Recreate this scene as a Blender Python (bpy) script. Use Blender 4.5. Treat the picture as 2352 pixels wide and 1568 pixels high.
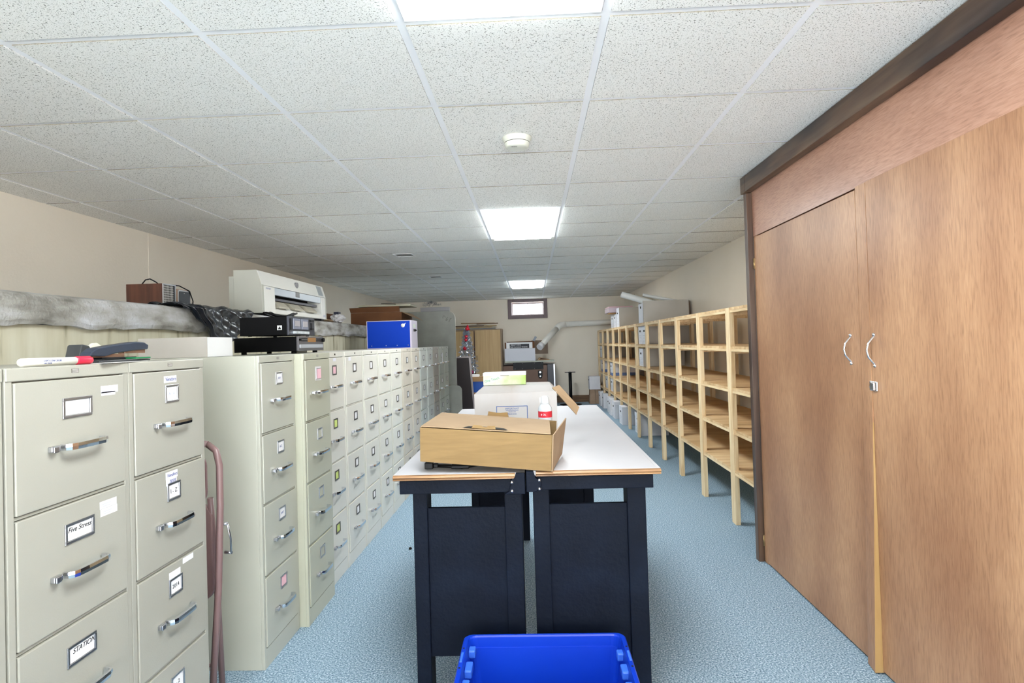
import bpy, bmesh, math, random
from math import sin, cos, pi, radians
from mathutils import Vector, Matrix
random.seed(7)
S = bpy.context.scene
for o in list(bpy.data.objects): bpy.data.objects.remove(o)
COL = S.collection

# ------------------------------------------------------------- camera, world, exposure
YAW, PIT, ROL = .0344, .0149, -.0297
fw = Vector((-sin(YAW)*cos(PIT), cos(YAW)*cos(PIT), sin(PIT)))
r0 = Vector((cos(YAW), sin(YAW), 0)); u0 = r0.cross(fw)
rt = r0*cos(ROL)+u0*sin(ROL); up = -r0*sin(ROL)+u0*cos(ROL)
cd = bpy.data.cameras.new('camera'); cam = bpy.data.objects.new('camera', cd); COL.objects.link(cam)
cam.matrix_world = Matrix(((rt.x, up.x, -fw.x, 0), (rt.y, up.y, -fw.y, 0), (rt.z, up.z, -fw.z, 1.39), (0, 0, 0, 1)))
cd.sensor_width = 36; cd.lens = 1340/2352*36; cd.shift_y = -17.6/2352; cd.clip_start = .02; cd.clip_end = 200
S.camera = cam
WORLD = 8.0
W = bpy.data.worlds.new('world'); S.world = W; W.use_nodes = True
W.node_tree.nodes['Background'].inputs[0].default_value = (.93, .97, 1, 1)
W.node_tree.nodes['Background'].inputs[1].default_value = WORLD
_N = W.node_tree.nodes; _L = W.node_tree.links      # unseen brightness added below the horizon to light the ceiling, softer sky above
_tc = _N.new('ShaderNodeTexCoord'); _sp = _N.new('ShaderNodeSeparateXYZ'); _mr = _N.new('ShaderNodeMapRange')
_mr.inputs[1].default_value = -.15; _mr.inputs[2].default_value = .15; _mr.inputs[3].default_value = WORLD*2.2; _mr.inputs[4].default_value = WORLD*.45
_L.new(_tc.outputs['Generated'], _sp.inputs[0]); _L.new(_sp.outputs['Z'], _mr.inputs[0]); _L.new(_mr.outputs[0], _N['Background'].inputs[1])
vs = S.view_settings; vs.view_transform = 'Standard'; vs.look = 'None'; vs.gamma = 1; vs.exposure = 0.55; vs.use_curve_mapping = False
LAMP = 20.0
CE = 2.38            # ceiling height
GX, GY, P = -.3754, 1.7657, .62906   # ceiling grid origin and pitch
XL, XR, YB, YF = -3.125, 2.115, 13.3, -4.6

# ------------------------------------------------------------- materials
def srgb(c):
    return tuple((v/255/12.92 if v/255 <= .04045 else ((v/255+.055)/1.055)**2.4) for v in c[:3])+(1,)
MC = {}
def mat(name, c, rough=.5, metal=0, spec=.5, emit=0, coat=0, alpha=1, trans=0):
    if name in MC: return MC[name]
    m = bpy.data.materials.new(name); m.use_nodes = True; b = m.node_tree.nodes['Principled BSDF']
    b.inputs['Base Color'].default_value = srgb(c); b.inputs['Roughness'].default_value = rough
    b.inputs['Metallic'].default_value = metal; b.inputs['Specular IOR Level'].default_value = spec
    if emit: b.inputs['Emission Color'].default_value = srgb(c); b.inputs['Emission Strength'].default_value = emit
    if coat: b.inputs['Coat Weight'].default_value = coat; b.inputs['Coat Roughness'].default_value = .15
    if trans: b.inputs['Transmission Weight'].default_value = trans
    MC[name] = m; return m
def nmat(name, cols, scale=(1, 1, 1), nscale=5, detail=6, rough=.6, stops=None, bump=0, dist=0, kind='NOISE', spec=.5, bscale=None, coat=0, metal=0):
    """colour ramp over a stretched noise in object space"""
    m = mat(name, (200, 200, 200), rough, metal=metal, spec=spec, coat=coat); nt = m.node_tree; N = nt.nodes; L = nt.links
    b = N['Principled BSDF']
    tc = N.new('ShaderNodeTexCoord'); mp = N.new('ShaderNodeMapping'); mp.inputs['Scale'].default_value = scale
    L.new(tc.outputs['Object'], mp.inputs['Vector'])
    if kind == 'NOISE':
        n = N.new('ShaderNodeTexNoise'); n.inputs['Scale'].default_value = nscale; n.inputs['Detail'].default_value = detail
        n.inputs['Distortion'].default_value = dist; out = n.outputs['Fac']
    else:
        n = N.new('ShaderNodeTexVoronoi'); n.inputs['Scale'].default_value = nscale; out = n.outputs['Distance']
    L.new(mp.outputs[0], n.inputs['Vector'])
    r = N.new('ShaderNodeValToRGB'); e = r.color_ramp.elements
    k = len(cols); stops = stops or [.3+.4*i/(k-1) for i in range(k)]
    e[0].position = stops[0]; e[0].color = srgb(cols[0]); e[1].position = stops[-1]; e[1].color = srgb(cols[-1])
    for i in range(1, k-1): x = e.new(stops[i]); x.color = srgb(cols[i])
    L.new(out, r.inputs[0]); L.new(r.outputs[0], b.inputs['Base Color'])
    if bump:
        bp = N.new('ShaderNodeBump'); bp.inputs['Strength'].default_value = bump; bp.inputs['Distance'].default_value = .01
        if bscale:
            n2 = N.new('ShaderNodeTexNoise'); n2.inputs['Scale'].default_value = bscale; n2.inputs['Detail'].default_value = 3
            L.new(tc.outputs['Object'], n2.inputs['Vector']); L.new(n2.outputs['Fac'], bp.inputs['Height'])
        else: L.new(out, bp.inputs['Height'])
        L.new(bp.outputs[0], b.inputs['Normal'])
    return m
def wood(name, cols, axis='z', fine=60, rough=.45, coat=0, blot=None, spec=.5, stops=None):
    """grain along an axis plus broad blotches"""
    s = {'x': (.06, 1, 1), 'y': (1, .06, 1), 'z': (1, 1, .06)}[axis] if fine < 150 else {'x': (.09, 1, 1), 'y': (1, .09, 1), 'z': (1, 1, .09)}[axis]
    m = nmat(name, cols, scale=s, nscale=fine, detail=5, rough=rough, dist=.6, coat=coat, spec=spec, stops=stops)
    nt = m.node_tree; N = nt.nodes; L = nt.links; b = N['Principled BSDF']
    if blot:
        tc = [n for n in N if n.type == 'TEX_COORD'][0]; mp = N.new('ShaderNodeMapping')
        mp.inputs['Scale'].default_value = {'x': (.35, 1, 1), 'y': (1, .35, 1), 'z': (1, 1, .35)}[axis]
        L.new(tc.outputs['Object'], mp.inputs[0])
        n = N.new('ShaderNodeTexNoise'); n.inputs['Scale'].default_value = 3.2; n.inputs['Detail'].default_value = 3; L.new(mp.outputs[0], n.inputs['Vector'])
        r = N.new('ShaderNodeValToRGB'); r.color_ramp.elements[0].position = .35; r.color_ramp.elements[1].position = .68
        r.color_ramp.elements[0].color = srgb(blot[0]); r.color_ramp.elements[1].color = srgb(blot[1]); L.new(n.outputs['Fac'], r.inputs[0])
        mx = N.new('ShaderNodeMix'); mx.data_type = 'RGBA'; mx.blend_type = 'MULTIPLY'; mx.inputs[0].default_value = 1
        src = b.inputs['Base Color'].links[0].from_socket; L.new(src, mx.inputs[6]); L.new(r.outputs[0], mx.inputs[7]); L.new(mx.outputs[2], b.inputs['Base Color'])
    return m
def paint(name, c, rough=.4, var=.04, coat=0):
    a = [max(0, v*(1-var)) for v in c]; d = [min(255, v*(1+var)) for v in c]
    return nmat(name, [a, d], nscale=2.5, detail=3, rough=rough, coat=coat, bump=.05, bscale=240)

m_wall = nmat('wall_paint', [(238, 228, 213), (244, 235, 221)], nscale=1.2, detail=3, rough=.85, bump=.12, bscale=60)
m_floor = nmat('blue_carpet', [(82, 104, 124), (132, 158, 178), (168, 190, 206), (222, 234, 242)], nscale=140, detail=5, rough=.95, stops=[.3, .45, .56, .7], bump=.6, bscale=170, spec=.15)
m_tee = mat('ceiling_tee_white', (246, 247, 250), .7)
m_tile = nmat('ceiling_tile', [(244, 243, 239), (249, 248, 244)], nscale=2, rough=.95, bump=.12, bscale=220)
def tile_fissures(m):
    nt = m.node_tree; N = nt.nodes; L = nt.links; b = N['Principled BSDF']; tc = [n for n in N if n.type == 'TEX_COORD'][0]
    src = b.inputs['Base Color'].links[0].from_socket
    for sc, th, c, f in (((1, 1, 1), .022, (96, 96, 88), 180), ((1, 1, 1), .03, (160, 160, 150), 380)):
        mp = N.new('ShaderNodeMapping'); mp.inputs['Scale'].default_value = sc; L.new(tc.outputs['Object'], mp.inputs[0])
        nn = N.new('ShaderNodeTexNoise'); nn.inputs['Scale'].default_value = f; nn.inputs['Detail'].default_value = 1.5; L.new(mp.outputs[0], nn.inputs['Vector'])
        lt = N.new('ShaderNodeMapRange'); lt.inputs[1].default_value = .335-th*.3; lt.inputs[2].default_value = .385; lt.inputs[3].default_value = .85; lt.inputs[4].default_value = 0
        L.new(nn.outputs['Fac'], lt.inputs[0])
        mx = N.new('ShaderNodeMix'); mx.data_type = 'RGBA'; mx.inputs[7].default_value = srgb(c); L.new(lt.outputs[0], mx.inputs[0]); L.new(src, mx.inputs[6]); src = mx.outputs[2]
    L.new(src, b.inputs['Base Color'])
tile_fissures(m_tile)
m_tiledge = nmat('tile_raw_edge', [(120, 112, 98), (170, 164, 150)], nscale=200, rough=.95)
m_diff = mat('light_diffuser', (240, 247, 248), .4, emit=LAMP)
m_conc = nmat('concrete_slab', [(106, 102, 95), (164, 162, 156), (204, 206, 211)], scale=(1, .6, 1.8), nscale=7, detail=14, rough=.95, bump=.6, bscale=60, stops=[.30, .46, .68])
m_conc2 = nmat('board_formed_concrete', [(146, 138, 112), (200, 194, 170), (214, 210, 190)], scale=(1, 1, .12), nscale=16, detail=7, rough=.9, bump=.35, stops=[.3, .42, .7])
CH = mat('chrome', (225, 226, 230), .12, 1)
CHS = mat('satin_steel', (190, 190, 195), .3, 1)
BLK = mat('black_plastic', (9, 9, 11), .4, spec=.2)
BLKM = mat('black_metal', (8, 9, 13), .4, spec=.25)
DARK = mat('dark_gap', (20, 18, 16), .9)
WHT = mat('white_card', (236, 236, 238), .7)
m_pine = wood('pine_post', [(212, 176, 128), (238, 210, 166), (246, 224, 186)], 'z', 40, .55)
m_pine_y = wood('pine_rail', [(212, 176, 128), (238, 210, 166), (246, 224, 186)], 'y', 40, .55)
m_plys = wood('plywood_shelf', [(204, 164, 114), (238, 204, 156), (246, 220, 178)], 'x', 14, .55, blot=((225, 214, 200), (255, 255, 255)))
m_lauan = wood('lauan_door', [(166, 126, 96), (194, 152, 118), (206, 166, 132)], 'z', 190, .42, blot=((214, 198, 190), (255, 250, 244)), spec=.5, stops=[.25, .52, .8])
m_lauanh = wood('lauan_header', [(172, 132, 112), (202, 160, 138), (214, 174, 154)], 'y', 190, .3, blot=((220, 208, 204), (255, 250, 246)), spec=.5, stops=[.25, .52, .8])
m_trim = wood('dark_stained_pine', [(70, 52, 42), (124, 98, 78), (158, 136, 112)], 'y', 26, .38, blot=((96, 100, 124), (255, 245, 230)), stops=[.25, .5, .8])
m_trimz = wood('dark_stained_pine_upright', [(58, 40, 32), (96, 74, 60), (124, 106, 92)], 'z', 22, .38, blot=((160, 160, 178), (255, 245, 232)), stops=[.25, .5, .8])
m_rawpine = wood('raw_batten_edge', [(176, 138, 84), (196, 160, 108)], 'z', 30, .6)
m_lam = nmat('white_laminate', [(190, 188, 192), (198, 196, 200)], nscale=3, rough=.35)
m_edge = wood('oak_edging', [(100, 70, 44), (146, 108, 72), (166, 130, 92)], 'x', 70, .45)
m_navy = nmat('dark_navy_paint', [(6, 12, 24), (10, 17, 31), (18, 27, 43)], nscale=5, detail=8, rough=.55, spec=.12, bump=.15, bscale=60, stops=[.3, .55, .85])
m_blue = nmat('blue_polypropylene', [(10, 52, 180), (14, 62, 196)], nscale=2, rough=.33)
m_card = nmat('cardboard_tan', [(124, 98, 61), (129, 103, 65), (134, 107, 68)], scale=(1, 1, 10), nscale=9, detail=4, rough=.85)
m_cardl = nmat('cardboard_tan_light', [(150, 124, 96), (162, 136, 106)], nscale=8, rough=.85)
m_cardw = nmat('cardboard_white', [(172, 160, 144), (184, 178, 174), (190, 188, 187)], scale=(1, 1, .5), nscale=7, detail=6, rough=.8, stops=[.28, .4, .7])
m_cardb = nmat('cardboard_brown', [(88, 52, 24), (112, 70, 38)], nscale=4, rough=.8)
m_boxside = nmat('grey_fibreboard', [(176, 170, 162), (190, 184, 176)], nscale=3, rough=.8)
m_chair = nmat('mauve_enamel', [(126, 98, 98), (140, 112, 110)], nscale=3, rough=.35)
m_plas = mat('black_film', (22, 26, 34), .25, spec=.6)
m_plot = paint('plotter_beige', (222, 221, 216), .5, .01)
m_plotd = paint('plotter_grey', (176, 176, 166), .5, .01)

# ------------------------------------------------------------- mesh helpers
class MB:
    def __init__(s): s.v = []; s.f = []; s.m = []; s.sm = []
    def add(s, vs_, fs, mi=0, smooth=False):
        k = len(s.v); s.v += [tuple(v) for v in vs_]
        for f in fs: s.f.append([i+k for i in f]); s.m.append(mi); s.sm.append(smooth)
        return s
    def box(s, x0, x1, y0, y1, z0, z1, mi=0, M=None, faces=None):
        vs_ = [Vector((x, y, z)) for z in (z0, z1) for y in (y0, y1) for x in (x0, x1)]
        if M: vs_ = [M @ v for v in vs_]
        fs = [(0, 2, 3, 1), (4, 5, 7, 6), (0, 1, 5, 4), (2, 6, 7, 3), (0, 4, 6, 2), (1, 3, 7, 5)]
        k = len(s.v); s.v += [tuple(v) for v in vs_]
        for j, f in enumerate(fs):
            s.f.append([i+k for i in f]); s.m.append(faces.get(j, mi) if faces else mi); s.sm.append(False)
        return s
    def hexa(s, p, mi=0):   # p: 4 bottom (ccw from above) then 4 top
        return s.add(p, [(3, 2, 1, 0), (4, 5, 6, 7), (0, 1, 5, 4), (1, 2, 6, 5), (2, 3, 7, 6), (3, 0, 4, 7)], mi)
    def prism(s, poly, a0, a1, axis='y', mi=0, smooth=False, caps=True, mic=None):
        def pt(p, a): return {'x': (a, p[0], p[1]), 'y': (p[0], a, p[1]), 'z': (p[0], p[1], a)}[axis]
        n = len(poly); vs_ = [pt(p, a0) for p in poly]+[pt(p, a1) for p in poly]
        s.add(vs_, [(i, (i+1) % n, (i+1) % n+n, i+n) for i in range(n)], mi, smooth)
        if caps:
            k = len(s.v)-2*n; s.f.append([k+i for i in range(n)][::-1]); s.f.append([k+n+i for i in range(n)])
            s.m += [mi if mic is None else mic]*2; s.sm += [False]*2
        return s
    def tube(s, pts, r, n=10, mi=0, rz=None, cap=True):
        pts = [Vector(p) for p in pts]; rings = []; nr = None
        for i, p in enumerate(pts):
            d = (pts[min(i+1, len(pts)-1)]-pts[max(i-1, 0)]).normalized()
            if nr is None:
                a = Vector((0, 0, 1)) if abs(d.z) < .9 else Vector((1, 0, 0)); nr = d.cross(a).normalized()
            else: nr = (nr-d*nr.dot(d)).normalized()
            b = d.cross(nr); ri = r[i] if isinstance(r, (list, tuple)) else r
            rings.append([p+nr*cos(2*pi*j/n)*ri+b*sin(2*pi*j/n)*(ri if rz is None else rz) for j in range(n)])
        vs_ = [v for q in rings for v in q]
        fs = [(i*n+j, i*n+(j+1) % n, (i+1)*n+(j+1) % n, (i+1)*n+j) for i in range(len(pts)-1) for j in range(n)]
        s.add(vs_, fs, mi, True)
        if cap:
            k = len(s.v)-len(vs_); s.f += [[k+j for j in range(n)][::-1], [k+len(vs_)-n+j for j in range(n)]]; s.m += [mi]*2; s.sm += [False]*2
        return s
    def lathe(s, prof, n=28, c=(0, 0, 0), mi=0, smooth=True):
        vs_ = [(c[0]+r*cos(2*pi*j/n), c[1]+r*sin(2*pi*j/n), c[2]+z) for r, z in prof for j in range(n)]
        fs = [(i*n+j, i*n+(j+1) % n, (i+1)*n+(j+1) % n, (i+1)*n+j) for i in range(len(prof)-1) for j in range(n)]
        return s.add(vs_, fs, mi, smooth)
    def ball(s, c, r, n=12, mi=0, sz=1):
        return s.lathe([(r*sin(pi*i/(n//2)), r*sz*-cos(pi*i/(n//2))) for i in range(n//2+1)], n, c, mi)
    def build(s, name, mats, parent=None, bevel=0, loc=(0, 0, 0), rot=(0, 0, 0), wn=False):
        me = bpy.data.meshes.new(name); me.from_pydata(s.v, [], s.f)
        if not isinstance(mats, (list, tuple)): mats = [mats]
        for m in mats: me.materials.append(m)
        for p, mi, sm in zip(me.polygons, s.m, s.sm): p.material_index = mi; p.use_smooth = sm
        bm = bmesh.new(); bm.from_mesh(me); bmesh.ops.recalc_face_normals(bm, faces=bm.faces); bm.to_mesh(me); bm.free()
        o = bpy.data.objects.new(name, me); COL.objects.link(o); o.location = loc; o.rotation_euler = rot
        if parent: o.parent = parent
        if bevel:
            b = o.modifiers.new('bevel', 'BEVEL'); b.width = bevel; b.segments = 2; b.limit_method = 'ANGLE'
        return o
def thing(name, label, cat, loc=(0, 0, 0), rz=0, group=None):
    o = bpy.data.objects.new(name, None); COL.objects.link(o); o.empty_display_size = .05
    o.location = loc; o.rotation_euler = (0, 0, rz); o['label'] = label; o['category'] = cat
    if group: o['group'] = group
    return o
def tag(o, label, cat, group=None):
    o['label'] = label; o['category'] = cat
    if group: o['group'] = group
    return o
def struct(o): o['kind'] = 'structure'; return o
def text(s, name, size, m, parent, loc, rot, ext=.0003, align='CENTER', shear=0):
    c = bpy.data.curves.new(name, 'FONT'); c.body = s; c.size = size; c.extrude = ext; c.align_x = align; c.align_y = 'CENTER'; c.shear = shear
    t = bpy.data.objects.new('tmp', c); COL.objects.link(t); bpy.context.view_layer.update()
    me = bpy.data.meshes.new_from_object(t.evaluated_get(bpy.context.evaluated_depsgraph_get())); bpy.data.objects.remove(t)
    me.materials.clear(); me.materials.append(m)
    o = bpy.data.objects.new(name, me); COL.objects.link(o); o.parent = parent; o.location = loc; o.rotation_euler = rot; return o
RX = (pi/2, 0, pi/2)     # text facing +X
RN = (pi/2, 0, 0)        # text facing -Y
RW = (pi/2, 0, -pi/2)    # text facing -X
def rrect(w, h, r, n=6):
    pts = []
    for cx, cy, a0 in ((w-r, h-r, 0), (r, h-r, 90), (r, r, 180), (w-r, r, 270)):
        for i in range(n+1):
            a = radians(a0+90*i/n); pts.append((cx+r*cos(a), cy+r*sin(a)))
    return pts

# ------------------------------------------------------------- setting
struct(MB().box(XL-.3, XR+.15, YF, YB+.2, -.1, 0).build('floor', m_floor))
# ceiling: tees, lay-in tiles with raw edges, left open where a troffer sits
lights = [(0, -2), (0, 4), (0, 12)]
lit = {(c, r+k) for c, r in lights for k in (0, 1)}
cl = MB()
i0, i1 = int((XL-GX)/P)-1, int((XR-GX)/P)+1; j0, j1 = int((YF-GY)/P)-1, int((YB-GY)/P)+1
for i in range(i0, i1+1):
    x = GX+i*P
    if XL < x < XR: cl.box(x-.013, x+.013, YF, YB, CE, CE+.012, 0)
for j in range(j0, j1+1):
    y = GY+j*P
    if YF < y < YB: 
        for i in range(i0, i1+1):
            xa, xb = max(XL, GX+i*P+.013), min(XR, GX+(i+1)*P-.013)
            if xb-xa < .02 or ((i, j) in lit and (i, j-1) in lit): continue
            cl.box(xa, xb, y-.013, y+.013, CE, CE+.012, 0)
for i in range(i0, i1+1):
    for j in range(j0, j1+1):
        xa, xb = max(XL, GX+i*P+.013), min(XR, GX+(i+1)*P-.013); ya, yb = max(YF, GY+j*P+.013), min(YB, GY+(j+1)*P-.013)
        if xb-xa < .03 or yb-ya < .03 or (i, j) in lit: continue
        cl.box(xa+.001, xb-.001, ya+.001, yb-.001, CE-.004+.0007*((i*7+j*3) % 3), CE+.02, 1, faces={2: 2, 3: 2})
cl.box(XL-.3, XR+.15, YF, YB+.2, CE+.13, CE+.16, 0)
struct(cl.build('ceiling', [m_tee, m_tile, m_tiledge]))
struct(MB().box(XR, XR+.12, YF, YB+.2, 0, CE+.13).build('wall_right', m_wall))
wl = MB().box(XL-.12, XL, YF, YB+.2, 0, CE+.13)
for y in (-1.5, 1.6, 4.67, 7.8, 10.9): wl.box(XL, XL+.002, y, y+.012, 1.65, CE-.006)
struct(wl.build('wall_left', m_wall))
wx0, wx1, wz0, wz1 = -.47, .30, 1.985, 2.31
wb = MB().box(XL, wx0, YB, YB+.2, 0, CE+.13).box(wx1, XR, YB, YB+.2, 0, CE+.13).box(wx0, wx1, YB, YB+.2, 0, wz0).box(wx0, wx1, YB, YB+.2, wz1, CE+.13)
struct(wb.build('wall_back', m_wall))
struct(MB().box(.2, 1.45, YB-.03, YB, 0, .155).build('baseboard_back', wood('baseboard_brown', [(96, 66, 40), (134, 98, 64)], 'x', 30)))
# window in the back wall
m_fr = mat('window_trim_mauve_brown', (98, 78, 82), .45)
m_glass = mat('window_glass', (245, 250, 252), .05, trans=1)
wn = MB()
for a in ((wx0-.065, wx0+.02, wz0-.06, CE-.01), (wx1-.02, wx1+.065, wz0-.06, CE-.01), (wx0+.02, wx1-.02, wz0-.06, wz0+.02), (wx0+.02, wx1-.02, wz1-.01, CE-.01)):
    wn.box(a[0], a[1], YB-.022, YB+.03, a[2], a[3])
wo = struct(wn.build('window_1', m_fr, bevel=.004))
sh = MB().box(wx0+.02, wx0+.045, YB+.04, YB+.07, wz0+.02, wz1-.01).box(wx1-.045, wx1-.02, YB+.04, YB+.07, wz0+.02, wz1-.01).box(wx0+.045, wx1-.045, YB+.04, YB+.07, wz0+.02, wz0+.04).box(wx0+.045, wx1-.045, YB+.04, YB+.07, wz1-.05, wz1-.01).box(-.09, -.078, YB+.04, YB+.07, wz0+.04, wz1-.05)
sh.build('sash', mat('sash_white', (225, 205, 208), .5), wo)
MB().box(wx0+.045, wx1-.045, YB+.052, YB+.056, wz0+.04, wz1-.05).build('pane', m_glass, wo)
# concrete ledge along the left wall
led = MB()
n = 230; y0, y1 = YF+.02, 8.35
ys = [y0+(y1-y0)*i/n for i in range(n+1)]
rg = random.Random(3)
lowz = [1.512+rg.uniform(-.006, .006)+.006*sin(y*9) for y in ys]; xo = [-1.95+.004*sin(y*5)+rg.uniform(-.0015, .0015) for y in ys]
vv = []; 
for i, y in enumerate(ys): vv += [(XL+.002, y, 1.645), (xo[i]-.03, y, 1.645), (xo[i]-.008, y, 1.637), (xo[i], y, 1.618), (xo[i]+.004, y, lowz[i]+.02), (xo[i]-.004, y, lowz[i]), (xo[i]-.06, y, lowz[i]+.004)]
q = 7; led.add(vv, [(i*q+j, (i+1)*q+j, (i+1)*q+j+1, i*q+j+1) for i in range(n) for j in range(q-1)], 0)
led.add([vv[n*q+j] for j in range(q)]+[(XL+.002, y1, lowz[-1])], [tuple(range(q+1))], 0)
led.box(XL+.002, -1.985, y0, y1, 0, 1.518, 1)
lg = led.build('trim_1', [m_conc, m_conc2]); struct(lg)

# ------------------------------------------------------------- ceiling fixtures
def troffer(c, r, label):
    x0, x1 = GX+c*P+.015, GX+(c+1)*P-.015; y0, y1 = GY+r*P+.015, GY+(r+2)*P-.015
    t = thing('ceiling_light', label, 'ceiling light', ((x0+x1)/2, (y0+y1)/2, CE-.006), 0, 'two by four troffers in the tile ceiling')
    w, l = (x1-x0)/2, (y1-y0)/2; f = .035
    MB().box(-w, w, -l, -l+f, 0, .014).box(-w, w, l-f, l, 0, .014).box(-w, -w+f, -l+f, l-f, 0, .014).box(w-f, w, -l+f, l-f, 0, .014).build('frame', m_tee, t, bevel=.002)
    MB().box(-w, w, -l, l, .06, .075).box(-w, -w+.004, -l, l, .014, .06).box(w-.004, w, -l, l, .014, .06).build('housing', m_tee, t)
    MB().box(-w+f, w-f, -l+f, l-f, -.016, .008).build('diffuser', m_diff, t)
troffer(0, -2, 'nearest lit ceiling panel, cut off by the top of the picture')
troffer(0, 4, 'bright ceiling panel in the middle of the tiled ceiling')
troffer(0, 12, 'farthest lit ceiling panel, just before the small window')
# smoke detector
t = thing('smoke_detector', 'round white smoke detector on the ceiling tiles before the middle light', 'smoke detector', (-.045, 2.80, CE-.005))
cr = mat('detector_cream', (218, 219, 206), .45)
MB().lathe([(0, 0), (.071, 0), (.071, -.008), (.066, -.012), (.060, -.024)]).build('base', cr, t)
MB().lathe([(.060, -.024), (.0585, -.024), (.0585, -.027), (.060, -.027)]).build('vent_slot', mat('slot_grey', (84, 80, 74), .8), t)
MB().lathe([(.060, -.027), (.056, -.045), (.045, -.050), (0, -.051)]).build('cover', cr, t)
g = MB()
for k in range(-3, 4): g.box(-.015+k*.0045, -.0132+k*.0045, -.03-.006+abs(k)*.0012, -.03+.006-abs(k)*.0012, -.0525, -.0495)
g.build('sounder_grille', BLK, t)
for (x, y, s1, lb) in ((-1.36, 6.28, .17, 'square ceiling vent, nearer of the two left of the middle light'), (-1.37, 8.4, .15, 'smaller square ceiling vent, farther of the two toward the back')):
    t = thing('ceiling_vent', lb, 'vent', (x, y, CE-.0065))
    MB().box(-s1/2-.02, s1/2+.02, -s1/2-.02, -s1/2, -.004, 0).box(-s1/2-.02, s1/2+.02, s1/2, s1/2+.02, -.004, 0).box(-s1/2-.02, -s1/2, -s1/2, s1/2, -.004, 0).box(s1/2, s1/2+.02, -s1/2, s1/2, -.004, 0).build('frame', m_tee, t)
    g = MB()
    for k in range(9):
        yy = -s1/2+s1*(k+.5)/9; g.add([(-s1/2, yy-.008, -.003), (s1/2, yy-.008, -.003), (s1/2, yy+.008, 0), (-s1/2, yy+.008, 0)], [(0, 1, 2, 3)])
    g.build('slat', mat('vent_slat_grey', (140, 142, 140), .5), t)

# ------------------------------------------------------------- filing cabinets
H = 1.365; D0 = .66
DZ = [(1.022, 1.330), (.712, 1.010), (.398, .700), (.088, .386)]
def handle_mb():
    m = MB(); R_ = .004
    path = [(.003, -.066), (.018, -.066), (.027, -.060), (.031, -.048), (.032, -.02), (.032, .02), (.031, .048), (.027, .060), (.018, .066), (.003, .066)]
    vs_ = []
    for i, (x, y) in enumerate(path):
        a = path[max(i-1, 0)]; b = path[min(i+1, len(path)-1)]; dx, dy = b[0]-a[0], b[1]-a[1]; l = math.hypot(dx, dy); nx, ny = dy/l*.0028, -dx/l*.0028
        for sx, z in ((1, -.008), (1.4, 0), (1, .008), (-1, .008), (-1, -.008)): vs_.append((x+nx*sx, y+ny*sx, z))
    q = 5; k = len(path)
    m.add(vs_, [(i*q+j, i*q+(j+1) % q, (i+1)*q+(j+1) % q, (i+1)*q+j) for i in range(k-1) for j in range(q)]+[(0, 1, 2, 3, 4), tuple((k-1)*q+j for j in range(4, -1, -1))])
    return m
def card_holder(m, w, h):
    f = .007
    m.box(0, .004, -w/2, w/2, h/2-f, h/2).box(0, .004, -w/2, w/2, -h/2, -h/2+f).box(0, .004, -w/2, -w/2+f, -h/2+f, h/2-f).box(0, .004, w/2-f, w/2, -h/2+f, h/2-f)
    return m
proto = {}
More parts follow.
